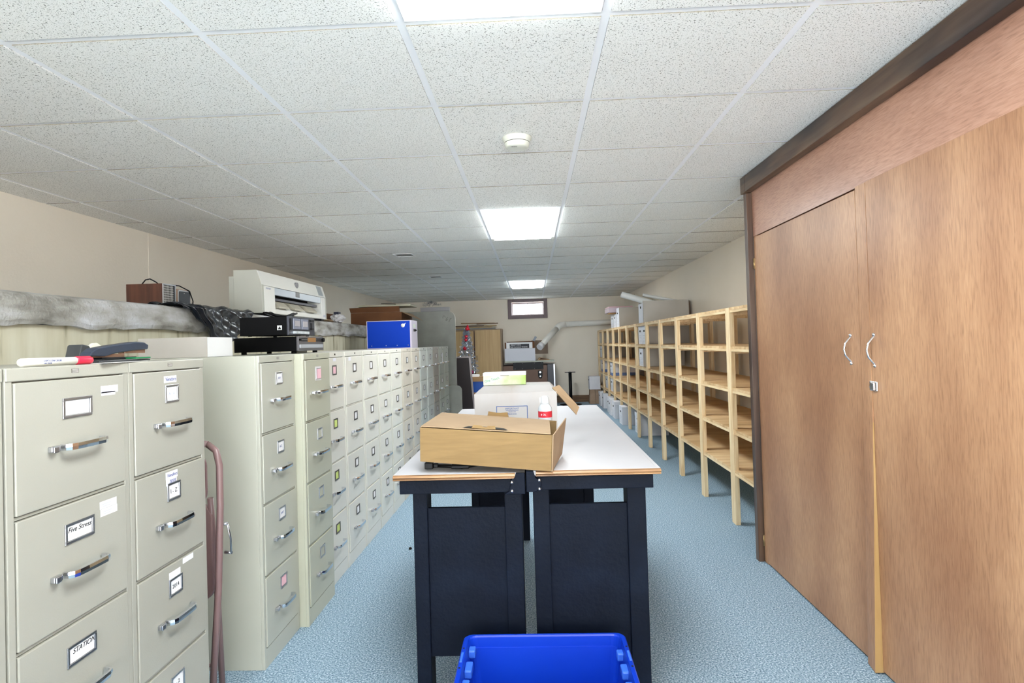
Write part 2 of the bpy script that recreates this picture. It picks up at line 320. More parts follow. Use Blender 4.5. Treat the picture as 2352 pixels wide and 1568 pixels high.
def cabinet(x, y, w, color, label, cards, grp, big=False, depth=D0, rz=0, holder=CHS, lock='badge', hz=0):
    """front face at local x=0 facing +X"""
    name, c = color; pm = MC.get(name) or paint(name, c, .36, .015, coat=.15)
    t = thing('filing_cabinet', label, 'filing cabinet', (x, y, 0), rz, grp)
    key = (name, round(w, 3), depth)
    b = MB().box(-depth, -.014, 0, w, .0, H)
    b.box(-.014, 0, 0, .019, 0, H).box(-.014, 0, w-.019, w, 0, H).box(-.014, 0, .019, w-.019, 1.333, H).box(-.014, 0, .019, w-.019, 0, .084)
    b.box(-.003, .003, .001, w-.001, 1.334, H-.001)
    for z in (1.016, .706, .392): b.box(-.014, -.0025, .019, w-.019, z-.004, z+.004)
    if key in proto: bo = bpy.data.objects.new('body', proto[key]); COL.objects.link(bo); bo.parent = t; bv = bo.modifiers.new('bevel', 'BEVEL'); bv.width = .0018; bv.segments = 2; bv.limit_method = 'ANGLE'
    else: bo = b.build('body', pm, t, bevel=.0018); proto[key] = bo.data
    if lock == 'badge':
        g = MB().box(.003, .0036, w/2-.012, w/2+.012, 1.345, 1.356)
        for k in range(3): g.box(.0036, .0039, w/2-.0105, w/2+.0105, 1.3462+k*.0033, 1.3482+k*.0033, 1)
        g.build('badge', [mat('badge_brown', (90, 82, 76), .5), mat('badge_light', (190, 186, 180), .5)], t)
    else:
        MB().tube([(.003, w*.55, 1.35), (.006, w*.55, 1.35)], .0055, 12).build('lock', mat('lock_dark', (50, 50, 48), .3, 1), t)
    drs = []
    for k, (z0, z1) in enumerate(DZ):
        d = bpy.data.objects.new('drawer', None)
        bpy.data.objects.remove(d)
        kk = ('d', name, round(w, 3), k)
        if kk in proto: d = bpy.data.objects.new('drawer', proto[kk]); COL.objects.link(d); d.parent = t; bv = d.modifiers.new('bevel', 'BEVEL'); bv.width = .0025; bv.segments = 2; bv.limit_method = 'ANGLE'
        else:
            g = MB().box(-.012, .0035, .0215, w-.0215, z0, z1)
            d = g.build('drawer', pm, t, bevel=.0025); proto[kk] = d.data
        drs.append(d)
        for nm, mb, mt in (('handle', handle_mb, CH),):
            if nm not in proto: o = mb().build(nm, mt, d, bevel=.0008); proto[nm] = o.data
            else: o = bpy.data.objects.new(nm, proto[nm]); COL.objects.link(o); o.parent = d
            o.location = (.0035, w/2+.012, z1-.170+hz)
        if 'latch' not in proto:
            o = MB().box(0, .012, -.013, .013, -.007, .007).box(.012, .016, -.011, .005, -.009, .006).build('latch', CHS, d, bevel=.002); proto['latch'] = o
        else: o = proto['latch'].copy(); COL.objects.link(o); o.parent = d
        o.location = (.0035, w/2-.078, z1-.170+hz)
        hw, hh = (.098, .052) if big else (.07, .058)
        hk = ('holder', hw, holder.name)
        if hk not in proto: o = card_holder(MB(), hw, hh).build('label_holder', holder, d, bevel=.001); proto[hk] = o
        else: o = proto[hk].copy(); COL.objects.link(o); o.parent = d
        o.location = (.0035, w/2+.004, z1-.074)
        cc = cards[k] if isinstance(cards, (list, tuple)) else cards
        if cc:
            mm = mat('card_%s' % cc, {'white': (240, 238, 240), 'pink': (246, 196, 206), 'lime': (206, 222, 130), 'yellow': (232, 232, 150)}[cc], .75)
            ck = ('card', cc, hw)
            if ck not in proto: o = MB().box(0, .0012, -hw/2+.008, hw/2-.008, -hh/2+.008, hh/2-.008).build('label_card', mm, d); proto[ck] = o
            else: o = proto[ck].copy(); COL.objects.link(o); o.parent = d
            o.location = (.0035, w/2+.004, z1-.074)
    return t, drs
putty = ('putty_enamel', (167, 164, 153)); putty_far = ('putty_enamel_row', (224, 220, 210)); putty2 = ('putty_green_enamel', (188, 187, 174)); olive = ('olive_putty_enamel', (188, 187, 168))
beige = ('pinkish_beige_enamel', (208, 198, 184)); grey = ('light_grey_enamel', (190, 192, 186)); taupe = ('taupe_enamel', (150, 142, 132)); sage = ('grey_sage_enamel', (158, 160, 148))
ink = mat('ink_blue_grey', (96, 104, 150), .6); inkd = mat('ink_black', (30, 30, 34), .6); sticker = mat('sticker_white', (236, 234, 242), .6); faint = mat('faint_print', (178, 182, 206), .7)
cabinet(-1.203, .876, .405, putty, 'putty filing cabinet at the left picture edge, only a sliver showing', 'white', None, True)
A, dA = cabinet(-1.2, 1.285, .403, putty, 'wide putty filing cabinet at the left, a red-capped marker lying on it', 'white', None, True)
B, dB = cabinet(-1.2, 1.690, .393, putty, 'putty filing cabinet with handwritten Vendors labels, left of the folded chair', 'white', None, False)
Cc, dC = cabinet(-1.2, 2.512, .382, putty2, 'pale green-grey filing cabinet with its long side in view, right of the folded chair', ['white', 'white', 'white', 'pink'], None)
Dd, dD = cabinet(-1.155, 2.897, .379, olive, 'olive putty filing cabinet standing slightly proud, under the tape deck', ['pink', None, None, None], None)
grp = 'filing cabinets in the long row'
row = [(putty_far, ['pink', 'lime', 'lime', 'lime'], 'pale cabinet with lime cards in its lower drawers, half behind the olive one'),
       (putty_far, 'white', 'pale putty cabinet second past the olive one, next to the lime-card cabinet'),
       (putty_far, 'white', 'pale putty cabinet third past the olive one, standing before the blue box begins'),
       (putty_far, 'white', 'pale putty cabinet fourth past the olive one, under the left part of the blue box'),
       (putty_far, 'white', 'last pale putty cabinet, touching the first pinkish beige cabinet'),
       (beige, 'white', 'nearer of the two pinkish beige filing cabinets'),
       (beige, 'white', 'farther of the two pinkish beige filing cabinets'),
       (grey, 'white', 'nearer of the two light grey filing cabinets, after the beige pair'),
       (grey, 'white', 'farther of the two light grey filing cabinets, before the taupe one'),
       (taupe, 'white', 'single taupe brown filing cabinet among the grey ones'),
       (sage, 'white', 'second-to-last grey-green cabinet in the row, a paper strip on its top drawer'),
       (sage, 'white', 'last filing cabinet of the row, beside the rounded grey table top')]
yy = 3.282; rowc = []
ends = [3.665, 4.055, 4.44, 4.83, 5.235, 5.64, 6.045, 6.435, 6.83, 7.22, 7.62, 8.01]
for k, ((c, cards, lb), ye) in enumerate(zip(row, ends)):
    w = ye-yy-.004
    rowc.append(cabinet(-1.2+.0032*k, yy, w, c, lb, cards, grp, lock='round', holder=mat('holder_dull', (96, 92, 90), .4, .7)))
    yy = ye
# stickers and handwriting on the near drawers (children of the drawers)
def stick(d, w, yc, zc, sw, sh, ang=0, m=sticker, name='sticker'):
    o = MB().box(0, .0006, -sw/2, sw/2, -sh/2, sh/2).build(name, m, d, loc=(.0036, yc, zc), rot=(ang, 0, 0)); return o
X4 = .0045
stick(dA[0], 0, .323, 1.293, .066, .020); stick(dA[0], 0, .318, 1.281, .054, .010)
for k in range(2): o = stick(dA[0], 0, .312, 1.287-.006*k, .036-.01*k, .001, m=faint, name='print_line'); o.location.x = X4
for z, yc in ((.976, .310), (.955, .312)):
    stick(dA[1], 0, yc, z, .064, .020)
    for k in range(2): o = stick(dA[1], 0, yc-.008, z+.002-.006*k, .036-.01*k, .001, m=faint, name='print_line'); o.location.x = X4
text('Five Stress', 'handwriting', .018, inkd, dA[1], (.0052, .205, .943), RX, shear=.3)
text('STATION', 'handwriting', .018, inkd, dA[2], (.0052, .212, .634), RX, shear=.3)
stick(dB[0], 0, .195, 1.303, .066, .022); text('Vendors', 'handwriting', .017, ink, dB[0], (X4+.0004, .195, 1.303), RX, shear=.3)
text('A - H', 'handwriting', .014, faint, dB[0], (.0052, .2, 1.255), RX)
stick(dB[1], 0, .192, .990, .062, .024); stick(dB[1], 0, .190, .968, .056, .020)
text('Vendors', 'handwriting', .016, ink, dB[1], (X4+.0004, .193, .990), RX, shear=.3); text('2018', 'handwriting', .017, ink, dB[1], (X4+.0004, .193, .969), RX, shear=.3)
text('I - Z', 'handwriting', .02, inkd, dB[1], (.0052, .2, .936), RX)
stick(dB[2], 0, .198, .665, .060, .022); stick(dB[2], 0, .272, .688, .06, .018); text('2014', 'handwriting', .018, inkd, dB[2], (.0052, .2, .626), RX)
text('- 2', 'handwriting', .018, inkd, dB[3], (.0052, .2, .312), RX)
for k, s in enumerate(('A-M', 'N-Z', '2017')): text(s, 'handwriting', .014, ink, dC[k], (.0052, .195, DZ[k][1]-.074), RX, shear=.3)
stick(dD[0], 0, .193, 1.256, .085, .075, m=mat('sticker_grey', (226, 222, 222), .6))
stick(dD[0], 0, .193, 1.255, .055, .052, m=mat('card_pink', (246, 196, 206))).location.x = .0088
o = stick(rowc[10][1][0], 0, .23, 1.22, .03, .13); o.location.x = .01
stick(rowc[0][1][0], 0, .2, 1.318, .05, .018); stick(rowc[1][1][0], 0, .1, 1.315, .05, .022)

# folded chair leaning between the cabinets
t = thing('folding_chair', 'mauve metal folding chair folded flat, leaning between two filing cabinets', 'chair', (-1.322, 2.20, 0), 0)
pp = []
for sx in (0, .4):
    MB().tube([(.075, -.03, .012), (.098, .0, .50), (.104, .012, .80), (.10, .02, .95), (.085, .025, 1.005), (.05, .03, 1.03)] if sx == 0 else [(-.27, -.03, .012), (-.27, .0, .55), (-.24, .02, 1.0), (-.22, .03, 1.03)], .0125, 12).build('front_leg', m_chair, t)
    x = .05 if sx == 0 else -.22
    MB().tube([(x, .10, .012), (x, .075, .45), (x, .04, .82)], .0115, 12).build('rear_leg', m_chair, t)
bk = MB()
bk.tube([(.05, .03, 1.03), (.0, .03, 1.036), (-.08, .03, 1.036), (-.22, .028, 1.02), (-.24, .02, 1.0)], .0125, 12)
bk.build('top_rail', m_chair, t)
prof = rrect(.28, .2, .05); MB().prism([(p[0]-.225, p[1]+.80) for p in prof], -.004, .004, 'y', 0).build('backrest', m_chair, t, bevel=.002, loc=(0, .012, 0))
prof = rrect(.29, .38, .06); MB().prism([(p[0]-.23, p[1]+.42) for p in prof], -.012, .012, 'y', 0).build('seat', m_chair, t, bevel=.006, loc=(0, .045, 0))
MB().tube([(.121, .03, .72), (.125, .045, .66), (.117, .06, .60)], .006, 8, rz=.003).tube([(.122, .03, .722), (.1, .025, .722)], .006, 8).tube([(.12, .06, .60), (.09, .065, .6)], .006, 8).build('hinge_link', CHS, t)
MB().tube([(.09, -.01, .2), (-.25, -.01, .2)], .007, 8).build('stretcher', m_chair, t)

# ------------------------------------------------------------- things on the near cabinets
T = H+.001
t = thing('marker', 'white marker pen with a red cap lying on the leftmost wide cabinet', 'marker', (-1.225, 1.418, T+.0105), 0)
mw = mat('marker_barrel', (238, 236, 226), .4)
MB().lathe([(0, 0), (.009, 0), (.0102, .003), (.0102, .166), (0, .166)], 20).build('barrel', mw, t, rot=(-pi/2, 0, 0), loc=(0, -.064, 0), )
MB().lathe([(0, .1665), (.0102, .1665), (.0112, .172), (.0112, .216), (.0095, .222), (0, .222)], 20).build('cap', mat('marker_red', (226, 40, 70), .35), t, rot=(-pi/2, 0, 0), loc=(0, -.064, 0), )
MB().lathe([(0, -.001), (.0092, -.001), (.0092, .002), (0, .002)], 20).build('end_plug', mat('marker_pink', (206, 120, 134), .4), t, rot=(-pi/2, 0, 0), loc=(0, -.0622, 0))
text('EXPO LOW ODOR', 'printing', .0065, ink, t, (.0103, .02, .002), RX); text('DRY ERASE', 'printing', .005, ink, t, (.0101, .005, -.004), RX)
t = tag(MB().box(-.13, .02, 0, .215, 0, .0012).build('paper_sheet', mat('paper_white', (225, 223, 218), .8), None, loc=(-1.2, 1.575, T), rot=(0, 0, .12)), 'white sheet of paper overhanging the cabinet front beside the marker', 'paper')
t = thing('clipboard', 'flat black folder lying under the stapler on the cabinet', 'folder', (-1.31, 1.60, T+.0015), .06)
MB().box(0, .09, 0, .24, 0, .006).build('cover', mat('folder_black', (40, 42, 48), .3), t, bevel=.002)
t = thing('stapler', 'dark blue-grey desk stapler on the cabinet, seen side on', 'stapler', (-1.275, 1.618, T+.0085), .0)
sb = mat('stapler_slate', (46, 54, 70), .35)
MB().box(-.016, .016, 0, .24, .0, .004).box(-.014, .014, .05, .2, .004, .007).build('base', BLKM, t, bevel=.002)
top = [(x_*1.48, z_*.98) for x_, z_ in [(0, .012), (.004, .024), (.02, .036), (.06, .044), (.10, .050), (.135, .055), (.158, .053), (.172, .044), (.170, .030), (.12, .026), (.07, .019), (.04, .010)]]
MB().prism(top, -.017, .017, 'x').build('arm', sb, t, bevel=.003)
MB().box(-.010, .010, .01, .15, .007, .0175).box(-.011, .011, .15, .245, .0175, .031).build('magazine', mat('stapler_bronze', (176, 140, 122), .3, .8), t, bevel=.001)
t = thing('sticky_note_flags', 'small green and black pad lying under the stapler tip', 'notepad', (-1.247, 1.765, T+.0085), .0)
MB().box(-.02, .02, .0, .07, .0, .005).build('pad', mat('pad_green', (20, 120, 72), .5), t, bevel=.001)
t = thing('tape_dispenser', 'dark grey tape dispenser behind the stapler', 'tape dispenser', (-1.43, 1.765, T), .0)
MB().prism([(-.005, 0), (.15, 0), (.15, .02), (.12, .028), (.09, .022), (.065, .026), (.04, .054), (.015, .058), (.010, .054)], -.024, .024, 'x').build('body', mat('dispenser_grey', (60, 62, 64), .45), t, bevel=.004)
MB().tube([(-.008, .09, .037), (.008, .09, .037)], .026, 24).build('tape_roll', mat('tape_cream', (226, 224, 206), .4), t)
t = thing('flat_carton', 'long flat carton, grey side and white end, on the pale cabinet', 'box', (-1.75, 2.535, T))
MB().box(0, .31, 0, .222, 0, .088, 0, faces={2: 1, 5: 0}).build('carton', [mat('carton_white', (238, 238, 240), .7), m_boxside], t, bevel=.0015)
MB().box(.0, .312, -.0015, .0, .0, .0895).build('lid_flap', m_boxside, t)

# receiver and cassette deck
m_blk = mat('stereo_black_steel', (3, 3, 5), .5, spec=.12); m_face = mat('stereo_face_grey', (104, 102, 106), .35, .3); m_faced = mat('stereo_face_dark', (58, 60, 70), .35, .4)
t = thing('stereo_receiver', 'black stereo receiver under the cassette deck on the cabinets', 'stereo receiver', (-1.275, 3.145, T))
MB().box(-.36, -.012, 0, .375, .012, .092).build('case', m_blk, t, bevel=.002)
MB().box(-.012, 0, -.003, .378, .012, .094).build('faceplate', m_face, t, bevel=.002)
MB().box(0, .004, .01, .36, .028, .048).build('control_strip', mat('strip_silver', (196, 202, 212), .3, .4), t, bevel=.001)
MB().box(0, .0012, .13, .25, .062, .086).build('display', mat('display_amber', (164, 118, 66), .3), t)
g = MB()
for k in range(7):
    for r_ in range(2): g.box(0, .003, .03+k*.0135, .038+k*.0135, .066+r_*.011, .071+r_*.011)
for k in range(6):
    for r_ in range(2): g.box(0, .003, .262+k*.012, .270+k*.012, .066+r_*.011, .071+r_*.011)
g.build('buttons', BLK, t)
MB().tube([(0, .355, .074), (.014, .355, .074)], .012, 18).build('volume_knob', BLK, t)
MB().tube([(0, .012, .074), (.01, .012, .074)], .006, 14).build('power_button', BLK, t)
for x, y in ((-.04, .03), (-.04, .34), (-.32, .03), (-.32, .34)): MB().tube([(x, y, 0), (x, y, .012)], .014, 12).build('foot', BLK, t)
t = thing('cassette_deck', 'double cassette deck stacked on the stereo receiver', 'cassette deck', (-1.27, 3.005, T+.0955))
MB().box(-.26, -.01, 0, .365, .004, .100).build('case', m_blk, t, bevel=.002)
MB().box(-.01, 0, 0, .365, .002, .102).build('faceplate', m_faced, t, bevel=.002)
MB().box(-.2602+.2, -.26+.225, -.0008, 0, .030, .054).build('warning_sticker', mat('sticker_grey_light', (200, 200, 200), .6), t)
MB().prism([(-.056, .034), (-.039, .034), (-.0475, .05)], -.0014, -.0008, 'y').build('warning_triangle', BLK, t)
for y in (.055, .165):
    MB().box(0, .005, y, y+.095, .034, .092).build('cassette_door', mat('door_smoke', (136, 140, 158), .2), t, bevel=.002)
    g = MB().box(.005, .0065, y+.015, y+.08, .05, .08).build('cassette_window', mat('window_dusty', (170, 166, 172), .3), t)
g = MB()
for k in range(13): g.box(0, .010, .05+k*.0165, .064+k*.0165, .010, .024)
g.build('transport_keys', mat('key_silver', (196, 202, 208), .3, .5), t, bevel=.001)
g = MB()
for k in range(4): g.box(0, .002, .285+k*.018, .297+k*.018, .082, .092)
g.box(0, .002, .305, .309, .035, .075).box(0, .002, .322, .326, .035, .075).box(0, .008, .300, .313, .036, .044).box(0, .008, .318, .331, .036, .044).box(0, .004, .02, .03, .03, .09)
g.build('sliders', BLK, t)
for y in (.03, .33):
    for x in (-.03, -.22): MB().tube([(x, y, 0), (x, y, .004)], .01, 10).build('foot', BLK, t)
pts = []
for i in range(60):
    a = i/59*2*pi*3.3; pts.append((-.11+.055*cos(a)+.02*sin(i*.5), .17+.12*sin(a)+.015*cos(i*.9), .106+.012*(1+sin(i*.7))))
tag(MB().tube(pts, .0035, 6).build('coiled_lead', BLK, None, loc=(-1.27, 3.0, T+.0955)), 'black power cord coiled on top of the cassette deck', 'cord')
# cream punched strip standing behind the stereo
t = thing('connector_block', 'cream perforated plastic block standing behind the stereo', 'plastic block', (-1.44, 3.53, T))
MB().box(-.03, .06, 0, .14, 0, .012).box(-.03, .005, .04, .11, .012, .125, 1).box(.01, .03, .11, .135, .012, .128).build('block', [mat('cream_plastic', (232, 226, 206), .5), mat('tan_board', (176, 160, 140), .7)], t, bevel=.001)

# blue box on the row of cabinets
t = thing('blue_box', 'bright blue laminate box with white edging on the cabinet row', 'box', (-1.715, 6.0, T))
m_bl2 = mat('blue_laminate', (6, 58, 178), .5, spec=.15); m_edg = mat('pale_lavender_edge', (196, 188, 204), .4)
MB().box(.006, .452, .002, .30, .006, .282, 0, faces={5: 1, 1: 1}).build('panels', [m_bl2, m_edg], t)
MB().box(0, .006, 0, .3, 0, .288).box(.452, .47, 0, .3, 0, .288).box(.006, .452, 0, .3, .282, .288).box(.006, .452, 0, .3, 0, .006).build('edging', m_edg, t)
g = MB()
for x in (.05, .20, .315, .43): g.ball((x, .0, .03), .005, 8)
g.build('screws', CHS, t)
MB().lathe([(0, 0), (.02, 0), (.02, .001), (0, .001)], 16).build('torn_sticker', WHT, t, loc=(.38, .001, .235), rot=(pi/2, 0, 0))
MB().prism([(.382, .245), (.41, .262), (.396, .23)], -.0005, .0015).build('torn_corner', WHT, t)
MB().box(.47, .471, .08, .20, .21, .25).build('paper_label', mat('label_mint', (206, 212, 200), .6), t)
MB().tube([(.47, .14, .185), (.49, .14, .185), (.49, .14, .178)], .008, 10).box(.468, .474, .10, .2, .17, .2).build('clasp', BLKM, t)

# ------------------------------------------------------------- on the concrete ledge
LZ = 1.647
t = thing('speaker_box', 'walnut-sided speaker box with a chrome grid grille on the ledge', 'speaker', (-2.32, 3.265, LZ))
m_wal = wood('walnut_veneer', [(62, 32, 22), (92, 52, 36)], 'z', 50, .4)
MB().box(0, .212, 0, .122, 0, .142).build('cabinet', m_wal, t, bevel=.001)
g = MB().box(.212, .216, 0, .006, 0, .142).box(.212, .216, .116, .122, 0, .142).box(.212, .216, .006, .116, 0, .006).box(.212, .216, .006, .116, .136, .142)
g.build('bezel', CHS, t)
MB().box(.2121, .213, .006, .116, .006, .136).build('grille_cloth', BLK, t)
g = MB()
for k in range(9): g.box(.213, .2145, .008, .1, .016+k*.0135, .0185+k*.0135)
for k in range(8): g.box(.213, .2148, .012+k*.0115, .0135+k*.0115, .008, .134)
g.build('grille', mat('grille_pale', (196, 190, 186), .3, .5), t)
tag(MB().tube([(-2.25, 3.30, LZ+.002+.142), (-2.235, 3.31, LZ+.17), (-2.215, 3.32, LZ+.176), (-2.19, 3.33, LZ+.16), (-2.175, 3.335, LZ+.146)], .0035, 8).build('speaker_cable', BLK), 'black cable looped on top of the walnut speaker box', 'cord')
t = thing('small_speaker', 'small black-fronted speaker with chrome bezel beside the walnut one', 'speaker', (-2.27, 3.42, LZ))
MB().box(0, .15, 0, .14, 0, .125).build('cabinet', mat('speaker_wood', (170, 140, 120), .5), t, bevel=.002)
prof = rrect(.125, .115, .012)
MB().prism([(p[0]+.008, p[1]+.005) for p in prof], .150, .154, 'x').build('bezel', CHS, t)
prof = rrect(.108, .10, .008)
MB().prism([(p[0]+.016, p[1]+.012) for p in prof], .154, .1555, 'x').build('grille', mat('grille_charcoal', (50, 54, 60), .6), t)
MB().box(.1555, .157, .06, .07, .098, .104).build('badge', CH, t)
MB().tube([(.02, -.04, .149), (.08, -.01, .153), (.13, .06, .148), (.157, .12, .12), (.16, .15, .06), (.158, .147, .01)], .0035, 8).build('cable', BLK, t)

# draped black plastic
g = MB(); nu, nv = 48, 40; rg = random.Random(5); vv = []
for i in range(nu+1):
    u = i/nu; Y = 3.10+u*.86
    hang = .02+.255*min(1, max(0, (u-.04)/.32))**1.2 if u < .42 else .275-.14*min(1, (u-.42)/.4)
    for j in range(nv+1):
        v = j/nv; L1 = .14
        s_ = v*(L1+hang)
        fold = .012*sin(Y*15-v*7)+.007*sin(Y*33-v*16+1)+.003*sin(Y*62+v*9)
        if s_ < L1: x = -1.95-L1+s_+.004; z = LZ+.006+abs(fold)*.8+.006*sin(v*10+u*6)**2
        else: x = -1.94+abs(fold)*1.6+.03*((s_-L1)/.28)+.01*sin(u*9); z = LZ+.006-(s_-L1)
        Yd = Y+.05*(v-.4)*sin(u*5)+(.12*max(0, v-.48)*(1-u))
        vv.append((x, Yd, z))
g.add(vv, [(i*(nv+1)+j, (i+1)*(nv+1)+j, (i+1)*(nv+1)+j+1, i*(nv+1)+j+1) for i in range(nu) for j in range(nv)], 0, True)
o = tag(g.build('plastic_sheet', m_plas), 'crumpled black plastic sheet draped over the edge of the concrete ledge', 'plastic sheet')
md = o.modifiers.new('thick', 'SOLIDIFY'); md.thickness = .001

# large format plotter
t = thing('plotter', 'large beige wide-format printer standing on the concrete ledge', 'printer', (-1.95, 4.165, LZ+.012))
Wp = 1.315
side = [(-.21, 0), (.005, 0), (.0, .205), (-.035, .316), (-.21, .318)]
MB().prism(side, 0, .03, 'y').build('end_cover', m_plotd, t, bevel=.004); MB().prism(side, Wp-.03, Wp, 'y').build('end_cover', m_plotd, t, bevel=.004)
b = MB()
front = [(-.20, .205), (.0, .205), (-.034, .314), (-.20, .316)]
b.prism(front, .001, Wp-.001, 'y')
b.prism([(-.20, .003), (.005, .003), (.001, .203), (-.20, .203)], .03, .21, 'y').prism([(-.20, .003), (.005, .003), (.001, .203), (-.20, .203)], Wp-.125, Wp-.03, 'y')
b.prism([(-.12, .003), (.006, .003), (.006, .035), (-.03, .066), (-.12, .07)], .21, Wp-.125, 'y')
b.build('housing', m_plot, t, bevel=.003)
MB().box(-.20, -.13, .21, Wp-.125, .01, .203).build('paper_slot', DARK, t)
MB().prism([(-.03, .148), (-.006, .148), (-.006, .203), (-.03, .203)], .212, Wp-.127, 'y').build('window_flap', mat('flap_grey_blue', (166, 174, 184), .3), t, bevel=.002)
MB().box(-.012, -.003, .62, .70, .162, .204).build('flap_catch', mat('catch_grey', (110, 110, 112), .4), t, bevel=.003)
MB().box(-.10, -.04, .212, Wp-.127, .112, .130).build('carriage_rail', mat('rail_dark', (70, 68, 76), .4), t)
for y in (.24, .53, .84):
    pr_ = [(-.11, .072), (.0, .045), (.0, .060), (-.045, .100), (-.11, .118)]
    MB().prism([(a+.02, c) for a, c in pr_], y, y+.19, 'y').build('paper_guide', mat('guide_cream', (176, 170, 154), .5), t, bevel=.004)
MB().tube([(.0, .64, .262), (-.0195, .64, .264)], .024, 24).build('emblem', mat('emblem_grey', (120, 120, 124), .4), t, loc=(-.006, .02, 0))
MB().prism([(-.006, .218), (-.0025, .218), (-.030, .305), (-.034, .305)], 1.14, 1.26, 'y').build('control_panel', mat('panel_grey', (160, 166, 170), .3), t)
text('DESIGNJET', 'printing', .018, faint, t, (.0035, .10, .185), RX); text('650C', 'printing', .03, faint, t, (.0058, Wp-.06, .03), RX)
MB().box(-.255, -.211, .02, Wp-.02, 0, .275).build('rear_cover', m_plotd, t, bevel=.003)
for y in (.1, Wp-.1): MB().box(-.2, 0, y-.03, y+.03, -.011, 0).build('foot', BLK, t)

# cartons and bags at the far end of the ledge
def carton(name, label, cat, loc, size, rz, m, open_=False, flap=None, group=None):
    w, d, h = size; t = thing(name, label, cat, loc, rz, group); th = .006
    g = MB().box(0, w, 0, th, 0, h).box(0, w, d-th, d, 0, h).box(0, th, th, d-th, 0, h).box(w-th, w, th, d-th, 0, h).box(th, w-th, th, d-th, 0, th)
    if not open_: g.box(th, w-th, th, d-th, h-th, h)
    g.build('carton', m, t); return t
t = carton('brown_carton', 'low dark brown cardboard box behind the printer on the ledge', 'box', (-2.56, 6.0, LZ), (.42, .5, .105), 0, m_cardb)
t = carton('brown_carton', 'larger open brown cardboard box with raised flaps above the blue box', 'box', (-2.19, 7.0, LZ), (.62, .62, .155), 0, m_cardb, open_=True)
MB().add([(-.01, -.02, .215), (.60, -.02, .225), (.60, .0, .157), (0, .0, .157)], [(0, 1, 2, 3)]).build('flap', m_cardb, t).modifiers.new('s', 'SOLIDIFY').thickness = .005
MB().add([(.622, .0, .157), (.622, .6, .157), (.76, .6, .07), (.76, .0, .09)], [(0, 1, 2, 3)]).build('flap', m_cardl, t).modifiers.new('s', 'SOLIDIFY').thickness = .005
t = thing('foam_board', 'thin pale board lying on top of the open brown carton', 'board', (-2.15, 7.15, LZ+.235), 0)
MB().box(0, .66, 0, .4, 0, .022).build('board', mat('board_pale', (176, 172, 150), .7), t); MB().tube([(.3, -.01, .035), (.4, -.01, .03), (.48, -.01, .024)], .004, 6).build('wire', BLK, t)
g = MB(); rg = random.Random(11)
def crumple(c, s, seed, n=10):
    rg = random.Random(seed); vs_ = []; fs = []
    m2 = MB(); prof = []
    for i in range(n+1):
        for j in range(16):
            a = pi*i/n; bb = 2*pi*j/16; r_ = 1+rg.uniform(-.28, .22)
            vs_.append((c[0]+s[0]*r_*sin(a)*cos(bb), c[1]+s[1]*r_*sin(a)*sin(bb), c[2]+s[2]*(1+cos(a)*min(1, r_))))
    return vs_, [(i*16+j, i*16+(j+1) % 16, (i+1)*16+(j+1) % 16, (i+1)*16+j) for i in range(n) for j in range(16)]
t = thing('crumpled_bag', 'crumpled white plastic bag in front of the brown cartons', 'bag', (-2.02, 6.02, LZ))
MB().add(*crumple((0, .0, 0), (.07, .10, .048), 3)).build('bag', mat('bag_white', (214, 212, 214), .5), t)
MB().box(-.03, .02, -.04, .03, .086, .115).build('contents', mat('navy_item', (36, 40, 62), .5), t)
o = tag(MB().add(*crumple((0, 0, 0), (.05, .19, .014), 8)).build('paper_scrap', m_cardl, None, loc=(-2.03, 5.68, LZ)), 'flattened tan paper scrap lying on the ledge beside the white bag', 'paper')

# ------------------------------------------------------------- far left: table tops and panels
m_ftab = nmat('grey_table_laminate', [(140, 140, 132), (156, 156, 148)], nscale=6, rough=.5)
t = thing('folded_table', 'large grey folding table top with rounded corners standing on its end', 'table', (-2.0, 8.62, 0), 0)
prof = rrect(.86, 1.885, .11, 8)
MB().prism(prof, 0, .028, 'y', 0).build('tabletop', m_ftab, t)
g = MB(); n_ = len(prof); vin = prof
outer = [((p[0]-.43)*1.012+.43, (p[1]-.9425)*1.005+.9425) for p in prof]
vv = [(p[0], y, p[1]) for y in (-.002, .03) for p in outer]
g.add(vv, [(i, (i+1) % n_, (i+1) % n_+n_, i+n_) for i in range(n_)], 0, True)
g.build('edge_band', mat('band_pale', (206, 206, 200), .3, .4), t)
for k in range(3):
    a = [(.70+.045*k+.018*cos(q_*.6+k), -.0006, 1.79-.02*k+.028*sin(q_*.6+k*2)) for q_ in range(7+k)]
    MB().tube(a, .0025, 5).build('scribble', mat('pencil_dark', (92, 92, 86), .8), t)
t = thing('folded_table', 'grey panel standing behind the big rounded table top, tinsel on it', 'table', (-1.66, 8.68, 0), 0)
MB().box(0, .44, 0, .03, 0, 1.952).build('tabletop', mat('grey_lilac', (150, 148, 150), .5), t, bevel=.004)
g = MB(); rg = random.Random(4)
for k in range(420):
    a = rg.uniform(0, 2*pi); e = rg.uniform(0, pi/2)**1.0; r_ = rg.uniform(.6, 1)
    c = Vector((.16*r_*cos(a)*cos(e), .05*r_*sin(a)*cos(e), .075*r_*sin(e))); d = Vector((rg.uniform(-1, 1), rg.uniform(-1, 1), rg.uniform(-.5, 1))).normalized()*.02; w_ = Vector((rg.uniform(-1, 1), rg.uniform(-1, 1), rg.uniform(-1, 1))).normalized()*.003
    g.add([c-d, c+w_, c+d], [(0, 1, 2)], rg.choice((0, 0, 0, 1)))
tag(g.build('tinsel_bundle', [mat('navy_tinsel', (24, 32, 48), .3, .5), mat('silver_tinsel', (210, 214, 224), .2, .8)], None, loc=(-1.50, 8.695, 1.974)), 'dark blue tinsel bundle sitting on the grey panel top', 'tinsel')
t = thing('folded_table', 'smaller grey rounded table top standing low beside the last cabinet', 'table', (-1.60, 8.30, 0), 0)
